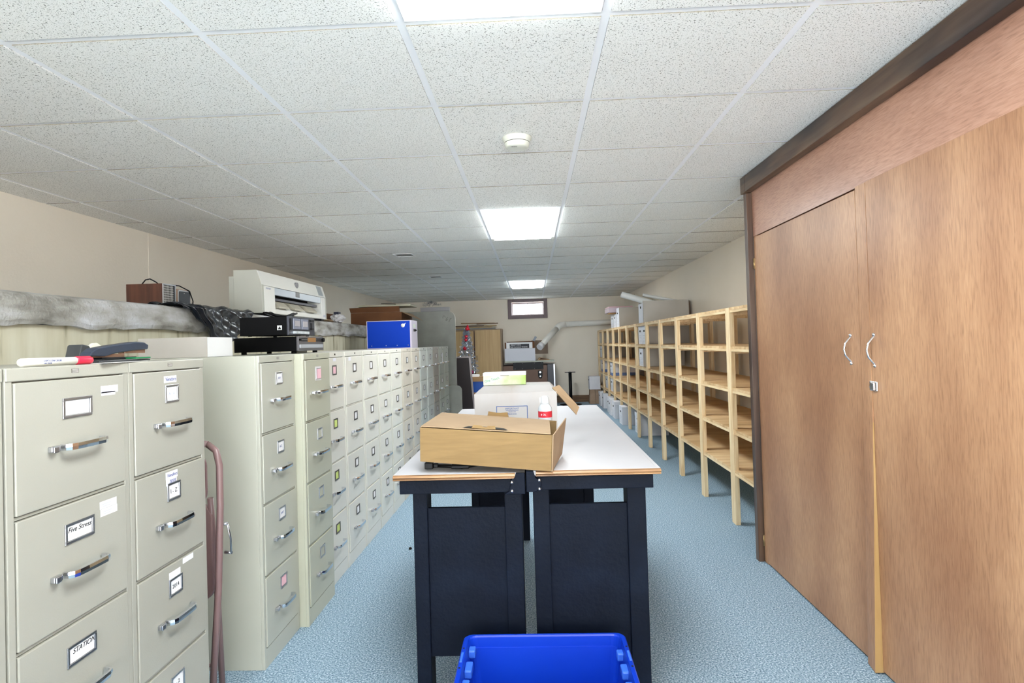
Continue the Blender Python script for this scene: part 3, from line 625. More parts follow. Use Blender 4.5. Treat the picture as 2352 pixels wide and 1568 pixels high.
prof = rrect(.575, .80, .07, 8)
MB().prism(prof, 0, .025, 'y').build('tabletop', m_ftab, t, bevel=.004)
MB().ball((.33, -.001, .56), .008, 8).build('screw', CHS, t)
t = thing('dark_panel', 'dark brown upright panel with a pale metal edge, left of the tinsel tree', 'panel', (-1.42, 9.95, 0), 0)
MB().add([(0, 0, 0), (.40, 0, 0), (.325, 0, 1.15), (0, 0, 1.15), (0, .03, 0), (.40, .03, 0), (.325, .03, 1.15), (0, .03, 1.15)], [(0, 1, 2, 3), (7, 6, 5, 4), (0, 4, 5, 1), (3, 2, 6, 7), (1, 5, 6, 2), (0, 3, 7, 4)]).build('board', mat('panel_dark_brown', (44, 32, 32), .5), t)
MB().add([(.40, 0, 0), (.43, 0, 0), (.352, 0, 1.15), (.325, 0, 1.15), (.40, .03, 0), (.43, .03, 0), (.352, .03, 1.15), (.325, .03, 1.15)], [(0, 1, 2, 3), (7, 6, 5, 4), (0, 4, 5, 1), (3, 2, 6, 7), (1, 5, 6, 2), (0, 3, 7, 4)]).box(0, .353, 0, .03, 1.15, 1.175).build('edge_strip', mat('panel_edge', (164, 152, 150), .4, .3), t)

# silver tinsel tree
t = thing('tinsel_tree', 'silver tinsel Christmas tree with red ornaments before the wardrobe', 'christmas tree', (-1.31, 11.62, 0), 0)
MB().tube([(0, 0, 0.04), (0, 0, 1.62)], .012, 8).build('trunk', CHS, t)
g = MB().lathe([(0, 0), (.16, 0), (.16, .02), (.03, .05), (.0, .05)], 20); g.build('base', CHS, t)
g = MB(); rg = random.Random(9)
for k in range(5600):
    h = rg.uniform(.55, 1.70); R = .05+.29*(1.72-h)/1.15
    R *= .72+.28*sin(h*34)**2
    a = rg.uniform(0, 2*pi); r_ = R*rg.uniform(.25, 1)**.6
    c = Vector((r_*cos(a), r_*sin(a), h-.12*r_)); d = Vector((rg.uniform(-1, 1), rg.uniform(-1, 1), rg.uniform(-1, 1))).normalized()*.028
    w_ = Vector((rg.uniform(-1, 1), rg.uniform(-1, 1), rg.uniform(-1, 1))).normalized()*.004
    g.add([c-d, c+w_, c+d, c-w_], [(0, 1, 2, 3)], rg.choice((0, 0, 1)))
g.build('tinsel_branches', [mat('tinsel_silver', (206, 214, 226), .25, .75), mat('tinsel_blue_grey', (120, 136, 156), .35, .5)], t)
m_red = mat('ornament_red', (206, 30, 50), .2, .2)
for x, z, c in ((.02, 1.69, 0), (0, 1.53, 0), (-.01, 1.47, 0), (-.03, 1.30, 0), (.10, .83, 1)):
    MB().ball((x, -.10 if z < 1.4 else -.05, z), .038).build('ornament', mat('ornament_magenta', (190, 20, 90), .2, .2) if c else m_red, t)
MB().lathe([(0, .0), (.045, .0), (.02, .08), (0, .12)], 12, (.03, -.03, 1.66)).build('topper', m_red, t)

# wooden unit with blue bins before the tree
t = thing('wooden_shelf_unit', 'low tan wooden shelf unit with a blue panel, left of the table end', 'shelf unit', (-1.17, 10.6, 0), 0)
m_tan = wood('tan_board_grain', [(150, 112, 72), (176, 138, 94)], 'x', 30)
MB().box(0, .42, 0, .4, .70, .78).build('top_board', m_tan, t); MB().box(0, .42, 0, .4, .46, .50).build('shelf', m_tan, t)
MB().box(0, .02, 0, .4, 0, .46).box(.40, .42, 0, .4, 0, .46).box(0, .02, 0, .4, .5, .7).box(.4, .42, 0, .4, .5, .7).build('side_panel', m_tan, t)
MB().box(.021, .399, .01, .03, .501, .699).build('blue_panel', mat('bin_blue', (22, 76, 160), .4), t)
tag(MB().box(0, .15, 0, .2, 0, .04).build('white_tray', WHT, None, loc=(-1.15, 10.65, .781)), 'small white tray on the tan wooden shelf unit', 'tray')
for k, c in enumerate(((20, 40, 120), (190, 200, 196), (30, 30, 34), (180, 184, 190))):
    tag(MB().box(0, .3, 0, .3, 0, .05).build('stacked_crate', mat('crate_%d' % k, c, .4), None, bevel=.004, loc=(-1.13, 10.65, .002+.1*(3-k)+0)), ['navy blue flat crate, topmost under the tan shelf', 'pale grey flat crate, second under the tan shelf', 'black flat crate, third under the tan shelf', 'light grey flat crate on the floor under the tan shelf'][k], 'crate')

# wardrobe at the back wall
t = thing('wardrobe', 'tall tan wooden wardrobe with sliding doors against the back wall', 'wardrobe', (-1.815, 12.75, 0), 0)
m_wd = wood('wardrobe_veneer', [(186, 152, 104), (204, 172, 124)], 'z', 20, .5)
MB().box(0, 1.15, .03, .5, 0, 1.70, 0).build('carcass', [mat('wardrobe_edge', (150, 128, 104), .6)], t)
MB().box(.02, .53, .012, .028, .03, 1.665).build('door', m_wd, t); d = MB().box(.56, 1.12, 0, .016, .03, 1.68).build('door', m_wd, t, bevel=.002)
MB().box(.585, .60, -.002, .001, 1.02, 1.13).build('finger_pull', mat('pull_dark', (90, 70, 48), .5), d)
MB().box(.532, .552, .01, .026, .03, 1.665).build('divider', mat('divider_brown', (84, 52, 34), .6), t)
t_cols = [(150, 110, 66), (120, 120, 122), (168, 140, 90), (92, 70, 50), (176, 150, 104), (110, 84, 60)]
for k, (x0, x1, z, sl) in enumerate(((0, .98, .0, 0), (.05, .9, .03, 0), (.0, .72, .062, .01), (.42, 1.0, .075, -.02), (.55, 1.03, .105, .015), (.2, .95, .135, -.03))):
    nm = ['grey metal strip lowest in the pile on the wardrobe', 'dark strip second from the bottom on the wardrobe', 'olive wooden slat at the left on top of the wardrobe', 'tan slat sloping right in the pile on the wardrobe', 'short tan block at the right end on the wardrobe', 'top reddish slat of the pile on the wardrobe'][k]
    M = Matrix.Rotation(-sl*.6, 4, 'Y')
    tag(MB().box(x0, x1, .0, .03, 0, .022, 0, M=M).build('wood_slat', mat('slat_%d' % k, t_cols[(k+1) % 6], .6), None, loc=(-1.78, 12.80+.035*k, 1.705+z)), nm, 'slat', 'slats piled on the wardrobe')

# brown case with black hardware by the back wall
t = thing('equipment_case', 'brown hard case with black corner trim standing against the back wall', 'case', (-.648, 12.55, 0), 0)
MB().box(0, .95, .01, .62, .03, .885).build('shell', nmat('case_brown', [(104, 78, 66), (116, 90, 76)], nscale=3, rough=.6), t, bevel=.003)
MB().box(.955, 1.10, -.0, .62, .02, .90).box(-.004, 1.1, .62, .63, .0, .9).build('edge_trim', mat('case_charcoal', (48, 50, 60), .35), t, bevel=.003)
MB().box(1.085, 1.115, -.008, .03, .02, .9).build('corner_rail', CHS, t)
MB().box(.22, .87, -.004, .009, .80, .955).build('handle_plate', BLKM, t, bevel=.002)
g = MB()
for x in (.26, .42, .68, .84): g.ball((x, -.006, .82), .008, 8).ball((x, -.006, .935), .006, 8)
g.build('rivets', CHS, t)
l_ = MB().prism([(.75, .66), (.77, .61), (.80, .60), (.83, .61), (.845, .66), (.845, .77), (.75, .77)], -.012, .008).build('latch', BLKM, t, bevel=.003)
MB().tube([(.797, -.014, .735), (.797, -.02, .735)], .022, 16).tube([(.797, -.014, .65), (.797, -.02, .65)], .016, 16).build('latch_disc', CHS, l_)
for x in (.12, .98): MB().box(x-.03, x+.03, .05, .55, 0, .029).build('foot', BLK, t)
t = thing('counter_board', 'thin pale grey board lying across the top of the brown case', 'board', (-.60, 12.5, .956+.002), 0)
MB().box(0, 1.06, .02, .6, 0, .03).build('board', mat('board_grey', (178, 180, 168), .6), t)
t = thing('paper_carton', 'white box with a black printed panel on top of the brown case', 'box', (-.60, 12.52, .989), 0)
MB().box(0, .655, 0, .3, 0, .27).build('carton', mat('carton_lavender_white', (206, 206, 214), .7), t, bevel=.002)
MB().box(.035, .60, .05, .29, .27, .40).build('inner_carton', WHT, t)
MB().box(.11, .53, .044, .05, .275, .365).build('printed_panel', mat('print_black', (34, 34, 46), .6), t)
text('MIGHTY MINI', 'printing', .036, WHT, t, (.24, .043, .342), RN); text('Table Connector Brackets', 'printing', .036, WHT, t, (.30, .043, .302), RN)
MB().box(.005, .036, .02, .3, .27, .40).box(.60, .645, .02, .3, .27, .42).box(.036, .60, .291, .3, .27, .42).build('brown_sleeve', m_cardb, t)
t = thing('paper_folder', 'open brown folder lying on the pale board right of the white box', 'folder', (.10, 12.55, .989), 0)
MB().prism([(0, 0), (.25, 0), (.26, .02), (.05, .065), (.0, .02)], 0, .2).build('sleeve', m_cardl, t); MB().prism([(.04, .02), (.24, .018), (.07, .05)], -.002, .0).build('opening', mat('folder_shadow', (60, 36, 22), .8), t)
# hatch board behind the pipe
t = thing('wall_panel', 'square brown board on the wall behind the pipe end', 'panel', (-.02, YB-.03, 1.115), 0)
MB().box(0, .37, 0, .028, 0, .31).build('board', m_cardb if False else nmat('hatch_brown', [(132, 112, 98), (150, 130, 114)], nscale=4, rough=.7), t)
MB().box(-.03, .39, -.004, .028, -.035, 0).box(.37, .39, -.004, .028, 0, .36).build('frame', m_wall, t)
t = thing('grey_bracket', 'narrow grey upright strip leaning beside the pipe end', 'strip', (-.22, 12.92, 1.012), 0)
MB().box(0, .05, 0, .03, 0, .58, 0, M=Matrix.Rotation(radians(29), 4, 'Y')).build('strip', mat('strip_blue_grey', (126, 136, 150), .4), t)
# white pipe
t = thing('vent_pipe', 'white plastic pipe running along the back wall and bending down', 'pipe', (0, 0, 0), 0)
m_pvc = mat('pvc_white', (238, 236, 230), .4)
E0, E1 = (.155, 12.55, 1.275), (.615, 13.1, 1.735)
MB().tube([E0, (.55, 13.02, 1.67)], .060, 24).build('pipe_run', m_pvc, t)
MB().tube([(.545, 13.015, 1.665), (.60, 13.08, 1.725), (.68, 13.12, 1.755), (.76, 13.13, 1.765)], .068, 24).build('elbow', m_pvc, t)
MB().tube([(.755, 13.13, 1.765), (XR-.002, 13.13, 1.79)], .060, 24).build('pipe_run', m_pvc, t)
d = (Vector(E0)-Vector((.55, 13.02, 1.67))).normalized(); e = Vector(E0)
MB().tube([e-d*.09, e+d*.015], .071, 24).build('end_cap', mat('pvc_cap', (216, 214, 218), .35), t)
# pedestal base
t = thing('table_pedestal', 'black metal table pedestal without a top before the back wall', 'pedestal', (.80, 12.75, 0), 0)
MB().tube([(0, 0, .03), (0, 0, .70)], .036, 20).build('column', BLKM, t)
MB().box(-.115, .115, -.02, .02, .70, .715).box(-.02, .02, -.115, .115, .70, .715).build('top_spider', BLKM, t, bevel=.003)
MB().lathe([(0, 0), (.24, 0), (.24, .012), (.06, .035), (.036, .05), (0, .05)], 28).build('base', BLKM, t)
t = thing('paper_bag', 'brown paper bags standing on the floor at the shelf end', 'bag', (1.215, 12.80, 0), 0)
mk = nmat('kraft_paper', [(160, 134, 112), (178, 152, 130)], nscale=6, rough=.85)
MB().hexa([(0, 0, 0), (.125, 0, 0), (.125, .28, 0), (0, .28, 0), (.015, .02, .31), (.12, .02, .31), (.12, .26, .31), (.015, .26, .31)]).build('bag', mk, t)
MB().hexa([(.13, 0, 0), (.24, 0, 0), (.24, .28, 0), (.13, .28, 0), (.128, .02, .31), (.235, .02, .31), (.235, .26, .31), (.128, .26, .31)]).build('bag', mk, t)

# ------------------------------------------------------------- pine shelving on the right
PY = [4.40+.785*k for k in range(12)]
LV = [1.600, 1.314, 1.008, .704, .402]
XF, XB = 1.455, 2.06
def shelving(label, ks, y0, y1):
    t = thing('shelving_unit', label, 'shelving unit', (XF, y0, 0), 0, 'open pine shelving along the right wall')
    for k in ks:
        y = PY[k]-y0
        MB().box(0, .036, y-.043, y+.043, 0, 1.600).build('post', m_pine, t, bevel=.003)
        MB().box(XB-XF-.036, XB-XF, y-.045, y+.045, 0, 1.585).build('post', m_pine, t, bevel=.003)
        for z in LV: MB().box(.037, XB-XF-.037, y-.018, y+.018, z-.056, z-.0195).build('cross_cleat', m_pine_y, t)
    for z in LV:
        s_ = MB().box(.037, XB-XF-.037, 0, y1-y0, z-.019, z)
        s_.box(.008, .037, 0, y1-y0, z-.019, z) if False else None
        bits = [0]+[v for k in ks for v in (PY[k]-y0-.0435, PY[k]-y0+.0435)]+[y1-y0]
        for a, b_ in zip(bits[::2], bits[1::2]):
            if b_-a > .02: s_.box(.006, .037, a, b_, z-.019, z)
        s_.build('shelf', m_plys, t)
        g = MB()
        for a, b_ in zip(bits[::2], bits[1::2]):
            if b_-a > .02: g.box(.006, .022, a, b_, z-.038, z-.0195)
        g.build('front_rail', m_pine_y, t, bevel=.001)
shelving('nearer pine shelving unit, mostly empty, running up to the wooden cupboard', range(0, 5), 3.76, 7.905)
shelving('farther pine shelving unit holding archive boxes, reaching the back wall', range(5, 12), 7.91, 13.1)

# archive boxes
m_bs = m_boxside; m_bf = nmat('archive_box_white', [(224, 223, 230), (236, 235, 240)], nscale=4, rough=.75)
m_prn = mat('print_grey', (170, 172, 184), .7)
def archive(label, y, z, w=.30, h=.245, d=.56, lid=False, band=None, side=m_bs, hole=.72, group='white archive boxes on the right', x=XF+.038, lines=True):
    t = thing('archive_box', label, 'archive box', (x, y, z+.002), 0, group)
    MB().box(.003, d, 0, w, 0, h, 0, faces={5: 0}).build('body', side, t, bevel=.002)
    MB().box(0, .003, .002, w-.002, .001, h-.001).build('front_panel', m_bf, t)
    MB().tube([(-.001, w*.5-.02, h*hole), (-.001, w*.5+.02, h*hole)], .013, 10, rz=.002).box(-.002, .0, w*.5-.035, w*.5+.035, h*hole-.013, h*hole+.013).build('hand_hole', DARK, t)
    if lines:
        g = MB()
        for k in range(5): g.box(-.0006, 0, w*.15, w*(.85-.1*(k % 2)), h*(.12+.085*k), h*(.12+.085*k)+.003)
        g.build('printed_lines', m_prn, t)
    if lid: MB().box(-.004, d+.004, -.004, w+.004, h-.055, h+.003).build('lid', m_bf, t, bevel=.002)
    if band: MB().box(-.001, d, -.001, w+.001, 0, .055).build('blue_band', mat('band_blue', (98, 122, 176), .6), t)
    return t
z5, z4, z3, z2, z1 = LV
# open box with tubes on the top shelf
t = thing('archive_box', 'tall open archive box on the top shelf with rolled tubes sticking out', 'archive box', (XF+.012, 7.73, z5+.002), 0)
MB().box(0, .60, 0, .004, 0, .285).box(0, .60, .296, .30, 0, .285).box(.596, .6, .004, .296, 0, .285).box(0, .6, .004, .296, 0, .004).build('body', m_bs, t)
MB().box(-.003, .004, .0, .30, 0, .255).build('front_panel', m_bf, t); MB().box(-.004, -.002, .11, .18, .19, .22).build('hand_hole', DARK, t)
MB().box(.602, .606, .0, .3, 0, .275).build('end_flap', m_cardb, t)
tb = mat('tube_white', (214, 214, 212), .5); tc_ = mat('tube_tan', (206, 194, 172), .6)
for lb, a, b_, r_, m in (('white cardboard tube poking farthest out of the open archive box', (1.20, 7.79, 1.985), (1.98, 7.80, 1.74), .040, tb),
                         ('thick tan tube second from the left in the open archive box', (1.40, 7.96, 1.965), (2.02, 7.965, 1.79), .036, tc_),
                         ('thin white tube resting to the right in the open archive box', (1.50, 7.875, 1.975), (2.03, 7.875, 1.86), .022, tb),
                         ('flat dark-edged roll rightmost in the open archive box', (1.62, 7.875, 1.895), (2.03, 7.875, 1.79), .020, mat('tube_grey', (150, 144, 132), .6))):
    tag(MB().tube([a, b_], r_, 20, cap=False).tube([b_, a], r_*.88, 20, cap=False).build('mailing_tube', m), lb, 'tube', 'rolled tubes in the open box')
archive('archive box with its long grey side showing on the top shelf, beyond the tube box', 10.02, z5, h=.33)
archive('left one of the two lidless boxes under the pink package, top shelf', 10.72, z5, w=.33, h=.24); archive('right one of the two lidless boxes under the pink package, top shelf', 10.36, z5, w=.33, h=.24)
t = thing('plastic_package', 'clear pinkish plastic package lying on the far top-shelf boxes', 'package', (1.40, 10.42, z5+.254), 0)
MB().box(-.03, .42, 0, .55, .015, .105).build('package', mat('package_pink', (206, 186, 194), .25), t, bevel=.012); MB().box(-.02, .40, .01, .54, .106, .124).build('pink_rim', mat('rim_pink', (214, 170, 176), .4), t); MB().box(0, .2, .1, .4, 0, .014).build('orange_base', mat('orange_tan', (190, 140, 84), .6), t)
archive('nearer of two archive boxes on the second shelf from the top', 7.70, z4, w=.275); archive('farther of two archive boxes on the second shelf from the top', 7.985, z4, w=.275)
archive('lone archive box on the middle shelf, below the pair', 7.97, z3, w=.29)
archive('far archive box with white front on the middle shelf near the back wall', 12.66, z3); archive('archive box beside it, nearer, on the middle shelf near the back wall', 12.33, z3)
archive('white archive box with a blue base band, fourth shelf near the back wall', 12.50, z2, band=True, side=m_bf)
archive('second blue-banded archive box right of the first, fourth shelf', 11.08, z2, band=True, side=m_bf, d=.5)
archive('nearest of three lidded archive boxes on the lowest shelf', 11.08, z1, lid=True); archive('middle one of three lidded archive boxes on the lowest shelf', 11.53, z1, lid=True); archive('farthest of three lidded archive boxes on the lowest shelf', 11.865, z1, lid=True)
fl = [(12.33, 'farthest archive box on the floor under the shelves, next to the paper bags'), (11.86, 'second-farthest archive box on the floor under the shelves'), (11.08, 'third-farthest archive box on the floor under the shelves'), (10.74, 'archive box on the floor in the middle of the row under the shelves'), (10.28, 'third-nearest archive box on the floor under the shelves'), (9.50, 'second-nearest archive box on the floor under the shelves')]
for i, (y, lb) in enumerate(fl): archive(lb, y, 0, w=.32, h=.29, lid=i % 2 == 0, side=m_bf, group='archive boxes on the floor', x=XF-.06+.01*(i % 3), d=.5)
archive('nearest archive box on the floor, with its plain white side in view', 8.41, 0, w=.42, h=.30, lid=True, side=m_bf, group='archive boxes on the floor', x=XF+.05, d=.4)
archive('white archive box on the floor stack of brown paper bags, at the shelf end', 12.80, .312, w=.28, h=.285, d=.235, side=m_bf, group='archive boxes by the back wall', x=1.22)

# ------------------------------------------------------------- big plywood cupboard, right foreground
t = thing('storage_cupboard', 'large lauan plywood cupboard with two tall doors on the right', 'cupboard', (1.385, 1.20, 0), 0)
o_ = 1.20
MB().box(.012, .70, 0, .02, 0, 2.37).box(.012, .70, 2.43, 2.45, 0, 2.37).box(.03, .70, .02, 2.43, 2.345, 2.365).box(.69, .70, .02, 2.43, 0, 2.345).build('carcass', m_lauan, t)
MB().box(0, .012, 0, 2.452, 2.000, 2.372).build('header_panel', m_lauanh, t)
MB().box(.004, .03, 2.405, 2.449, 0, 2.0).build('hinge_stile', m_lauan, t)
dl = MB().box(0, .018, 1.318, 2.444, .012, 1.993).build('door', m_lauan, t, bevel=.001)
dr = MB().box(-.002, .016, .04, 1.235, .012, 2.006).build('door', m_lauan, t, bevel=.001)
st = MB()
lv = [(.006, -.034, -.022), (.35, -.024, -.016), (.70, -.013, -.009), (1.05, -.0055, -.004), (1.35, -.003, -.003), (2.004, -.002, -.002)]
for (za, xa, xa2), (zb, xb, xb2) in zip(lv[:-1], lv[1:]):
    k = len(st.v); st.v += [(xa, 1.238, za), (xa2, 1.31, za), (xb2, 1.31, zb), (xb, 1.238, zb), (.012, 1.238, za), (.012, 1.31, za), (.012, 1.31, zb), (.012, 1.238, zb)]
    for f in ((0, 1, 2, 3), (4, 7, 6, 5), (0, 3, 7, 4), (1, 5, 6, 2)): st.f.append([k+i for i in f]); st.m.append(0); st.sm.append(False)
st.build('meeting_strip', m_lauan, dr)
MB().add([(-.0343, 1.2374, .006), (-.002, 1.2374, .006), (-.002, 1.2374, 1.02), (-.0062, 1.2374, 1.02), (-.0133, 1.2374, .70), (-.0243, 1.2374, .35)], [tuple(range(6))]).build('raw_strip_edge', m_rawpine, dr)
def pull(par, y, z0, z1):
    pts = [(0, y, z0), (-.012, y, z0+.012), (-.026, y, z0+.03), (-.032, y, (z0+z1)/2), (-.026, y, z1-.03), (-.012, y, z1-.012), (0, y, z1)]
    fine = []
    for i in range(len(pts)-1):
        for k in range(4): fine.append(Vector(pts[i]).lerp(Vector(pts[i+1]), k/4))
    fine.append(Vector(pts[-1]))
    MB().tube(fine, .0035, 10, rz=.005).ball((-.002, y, z0-.006), .008, 10).ball((-.002, y, z1+.006), .008, 10).build('pull_handle', CH, par)
pull(dl, 2.585-o_, 1.262, 1.372); pull(dr, 2.412-o_, 1.258, 1.372)
MB().box(-.009, -.002, 2.396-o_, 2.447-o_, 1.150, 1.190).box(-.019, -.009, 2.40-o_, 2.425-o_, 1.153, 1.186).build('lock', CH, dr, bevel=.003)
MB().tube([(-.012, 2.436-o_, 1.165), (-.009, 2.436-o_, 1.165)], .006, 12).build('keyhole', CHS, dr)
brass = mat('brass_hinge', (176, 150, 110), .35, .8)
for z in (.10, 1.80): MB().box(-.003, .0, 2.435, 2.449, z, z+.065).tube([(-.004, 2.445, z), (-.004, 2.445, z+.065)], .004, 8).build('hinge', brass, dl)
MB().box(-.052, -.002, 0, 2.425, 2.275, 2.374).build('top_trim', m_trim, t, bevel=.003)
MB().box(-.034, 0, 2.453, 2.50, 0, 2.272).box(0, .70, 2.453, 2.47, 0, 2.272).build('corner_trim', m_trimz, t, bevel=.002)
MB().box(-.052, -.002, 2.426, 2.50, 2.273, 2.374).build('trim_return', m_trim, t, bevel=.003)

# ------------------------------------------------------------- the two work tables
def worktable(x0, x1, label, zt, inner):
    """inner = +1 if the neighbour table is on the +x side"""
    w = x1-x0; t = thing('work_table', label, 'table', (x0, 2.11, 0), 0, 'white-topped work tables pushed together')
    L = 2.11; zt0 = zt-.020
    MB().box(.012 if inner > 0 else 0, w if inner > 0 else w-.012, .012, L, zt0+.002, zt).build('tabletop', m_lam, t, bevel=.001)
    cx0, cx1 = (0, w-.035) if inner > 0 else (.035, w)
    pr_ = [(.012, zt0-.002), (.0, zt0+.002), (.004, zt0+.007), (-.002, zt0+.011), (.002, zt0+.017), (.0118, zt-.0005)]
    g = MB().prism([(a, c) for a, c in pr_], cx0-.0, cx1, 'x')
    g.build('front_edging', m_edge, t)
    ox = 0 if inner > 0 else w
    sgn = 1 if inner > 0 else -1
    MB().box(min(ox, ox+sgn*.0118), max(ox, ox+sgn*.0118), .0125, L, zt0-.002, zt-.0005).build('side_edging', m_lam, t)
    ax0, ax1 = (.020, w) if inner > 0 else (0, w-.026)
    a = MB().box(ax0, ax1, .018, .040, zt0-.052, zt0-.004).box(ax0+.02, ax1-.02 if inner > 0 else ax1-.02, L-.04, L-.02, zt0-.05, zt0).box(ax0, ax0+.02, .04, L-.02, zt0-.05, zt0).box(ax1-.02, ax1, .04, L-.02, zt0-.05, zt0)
    a.build('apron', m_navy, t, bevel=.002)
    # corner block with coach bolts at the inner front corner
    if inner > 0: poly = [(w, zt0-.055), (w, zt+.0), (w-.032, zt+.0), (w-.036, zt0+.006), (w-.052, zt0-.004), (w-.052, zt0-.02), (w-.058, zt0-.045), (w-.075, zt0-.055)]
    else: poly = [(0, zt0-.055), (.03, zt0-.055), (.05, zt0-.045), (.055, zt0-.02), (.034, zt0-.004), (.030, zt0+.006), (.026, zt), (0, zt)]
    MB().prism(poly, .000, .0175, 'y').build('corner_block', m_navy, t, bevel=.002)
    bx = w-.047 if inner > 0 else .047
    for z in (zt0-.012, zt0-.043): MB().ball((bx, -.001, z), .0062, 12).build('bolt', CHS, t)
    lx = [(.062, .115), (w-.078, w-.014)] if inner > 0 else [(.022, .082), (w-.118, w-.050)]
    for yb in (.045, L-.11):
        for a_, b_ in lx: MB().box(a_, b_, yb, yb+.09, 0, zt0-.053).build('leg', m_navy, t, bevel=.003)
        MB().box(lx[0][1], lx[1][0], yb+.015, yb+.033, .235, zt0-.116).build('end_panel', m_navy, t)
    return t
worktable(-.522, -.042, 'left work table, white top with oak edging and dark navy legs', .918, 1)
worktable(-.037, .447, 'right work table, white top with oak edging and dark navy legs', .924, -1)

# long cardboard box with closed lid, tilted over a plug
t = thing('cardboard_box', 'long tan cardboard box with a tuck-in lid on the front of the tables', 'box', (0, 0, 0), 0)
fbl, fbr, ftl, ftr = Vector((-.436, 2.195, .952)), Vector((.055, 2.155, .9125)), Vector((-.436, 2.205, 1.078)), Vector((.0615, 2.150, 1.0455))
bbl, bbr, btl, btr = Vector((-.405, 2.50, .962)), Vector((.085, 2.47, .920)), Vector((-.405, 2.515, 1.092)), Vector((.092, 2.46, 1.056))
_c = Vector((0, 0, 1.39)); _k = .9755
fbl, fbr, ftl, ftr, bbl, bbr, btl, btr = [_c+(v-_c)*_k for v in (fbl, fbr, ftl, ftr, bbl, bbr, btl, btr)]
btr2 = Vector((.128, 2.44, 1.058)); bbr2 = Vector((.106, 2.44, .921)); btr2 = _c+(btr2-_c)*_k; bbr2 = _c+(bbr2-_c)*_k+Vector((0, 0, .002))
def wallq(a, b, c, d_, nm, m, th=.004):
    o = MB().add([a, b, c, d_], [(0, 1, 2, 3)]).build(nm, m, t); s_ = o.modifiers.new('s', 'SOLIDIFY'); s_.thickness = th; return o
g = MB().add([fbl, fbr, ftr, ftl, bbl, bbr, btr, btl], [(0, 1, 2, 3), (4, 7, 6, 5), (0, 3, 7, 4), (0, 4, 5, 1)])
o = g.build('box_body', m_card, t); o.modifiers.new('s', 'SOLIDIFY').thickness = .004
wallq(fbr+Vector((.001, 0, 0)), bbr2, btr2+Vector((0, 0, .012)), ftr+Vector((.002, 0, .0)), 'end_flap', m_cardl)
lid = wallq(ftl+Vector((.004, .002, .003)), ftr+Vector((-.004, .002, .003)), btr+Vector((-.03, 0, .002)), btl+Vector((.004, 0, .002)), 'lid', m_cardl, .003)
ex = (ftr-ftl).normalized(); ey = Vector((0, 1, .02)); base = ftl.lerp(ftr, .50)
def lp(u, v, h): return base+ex*u+ey*v+Vector((0, 0, h))
MB().add([lp(-.085, .006, .0088), lp(.085, .006, .0088), lp(.07, .030, .0100), lp(.03, .040, .0105), lp(-.03, .040, .0105), lp(-.065, .032, .0100)], [tuple(range(6))]).build('hand_slot', DARK, lid)
MB().add([lp(-.05, .004, .009), lp(.04, .004, .009), lp(.038, .012, .02), lp(.012, .012, .018), lp(.006, .011, .014), lp(-.008, .011, .014), lp(-.014, .012, .018), lp(-.042, .012, .020)], [tuple(range(8))]).build('tuck_tab', m_card, lid).modifiers.new('s', 'SOLIDIFY').thickness = .002
bb = btl.lerp(btr, .42)
MB().add([bb+ex*-.005+Vector((0, 0, .002)), bb+ex*.085+Vector((0, 0, .002)), bb+ex*.08+Vector((0, 0, .022)), bb+ex*.05+Vector((0, 0, .018)), bb+ex*.035+Vector((0, 0, .018)), bb+ex*.0+Vector((0, 0, .022))], [tuple(range(6))]).build('tuck_tab', m_card, lid).modifiers.new('s', 'SOLIDIFY').thickness = .002
# black plug and lead under the box
t = thing('power_plug', 'black plug and cable lying under the raised left end of the box', 'plug', (-.42, 2.19, .9195), 0)
MB().box(0, .032, 0, .03, .003, .027).box(.032, .05, .006, .024, .006, .022).build('plug', BLK, t, bevel=.003)
MB().tube([(.05, .015, .012), (.09, .02, .009), (.14, .0, .008), (.22, .06, .008), (.27, .15, .008)], .0065, 8).build('cable', BLK, t)
MB().box(.10, .17, -.005, .03, .003, .017).build('inline_switch', BLK, t, bevel=.004)

# white carton, can, small box on the tables
t = thing('white_carton', 'worn white carton printed IMPORTANT behind the tan box', 'box', (-.302, 2.95, .925), 0)
MB().prism([(0, 0), (.417, 0), (.417, .214), (.0, .208)], 0, .006, 'y').prism([(0, 0), (.417, 0), (.417, .214), (.0, .208)], .30, .306, 'y').box(0, .006, .006, .3, 0, .207).box(.411, .417, .006, .3, 0, .213).box(.006, .411, .006, .3, 0, .006).build('carton', m_cardw, t)
MB().hexa([(.0, -.001, .208), (.417, -.001, .214), (.417, .306, .214), (.0, .306, .208), (.045, .06, .244), (.39, .05, .244), (.39, .27, .244), (.045, .27, .244)]).build('top_flaps', m_cardw, t, bevel=.004)
MB().add([(.395, .0, .232), (.43, .0, .245), (.530, .02, .128), (.512, -.01, .094)], [(0, 1, 2, 3)]).build('torn_flap', m_cardl, t).modifiers.new('s', 'SOLIDIFY').thickness = .006
bi = mat('print_blue', (44, 84, 150), .6)
g = MB().box(.11, .268, -.0012, 0, .142, .145).box(.11, .113, -.0012, 0, .01, .142).box(.265, .268, -.0012, 0, .01, .142).box(.158, .222, -.0012, 0, .1225, .1245); g.build('label_frame', bi, t)
text('IMPORTANT', 'printing', .0125, bi, t, (.19, -.001, .131), RN); text('Handle with', 'printing', .0075, bi, t, (.19, -.001, .116), RN); text('Electronic', 'printing', .0115, bi, t, (.19, -.001, .105), RN)
t = thing('carton', 'small white and lime green printed box on top of the white carton', 'box', (-.262, 3.045, .925+.2455), 0)
gcol = nmat('lime_print', [(196, 200, 188), (184, 196, 158), (150, 184, 84)], nscale=7, rough=.6, stops=[.42, .52, .7])
MB().box(0, .222, 0, .115, 0, .062, 0).build('carton', [gcol], t, bevel=.001)
MB().box(-.002, .224, -.001, .117, .048, .064).build('lid', mat('lid_white', (206, 208, 204), .6), t, bevel=.002)
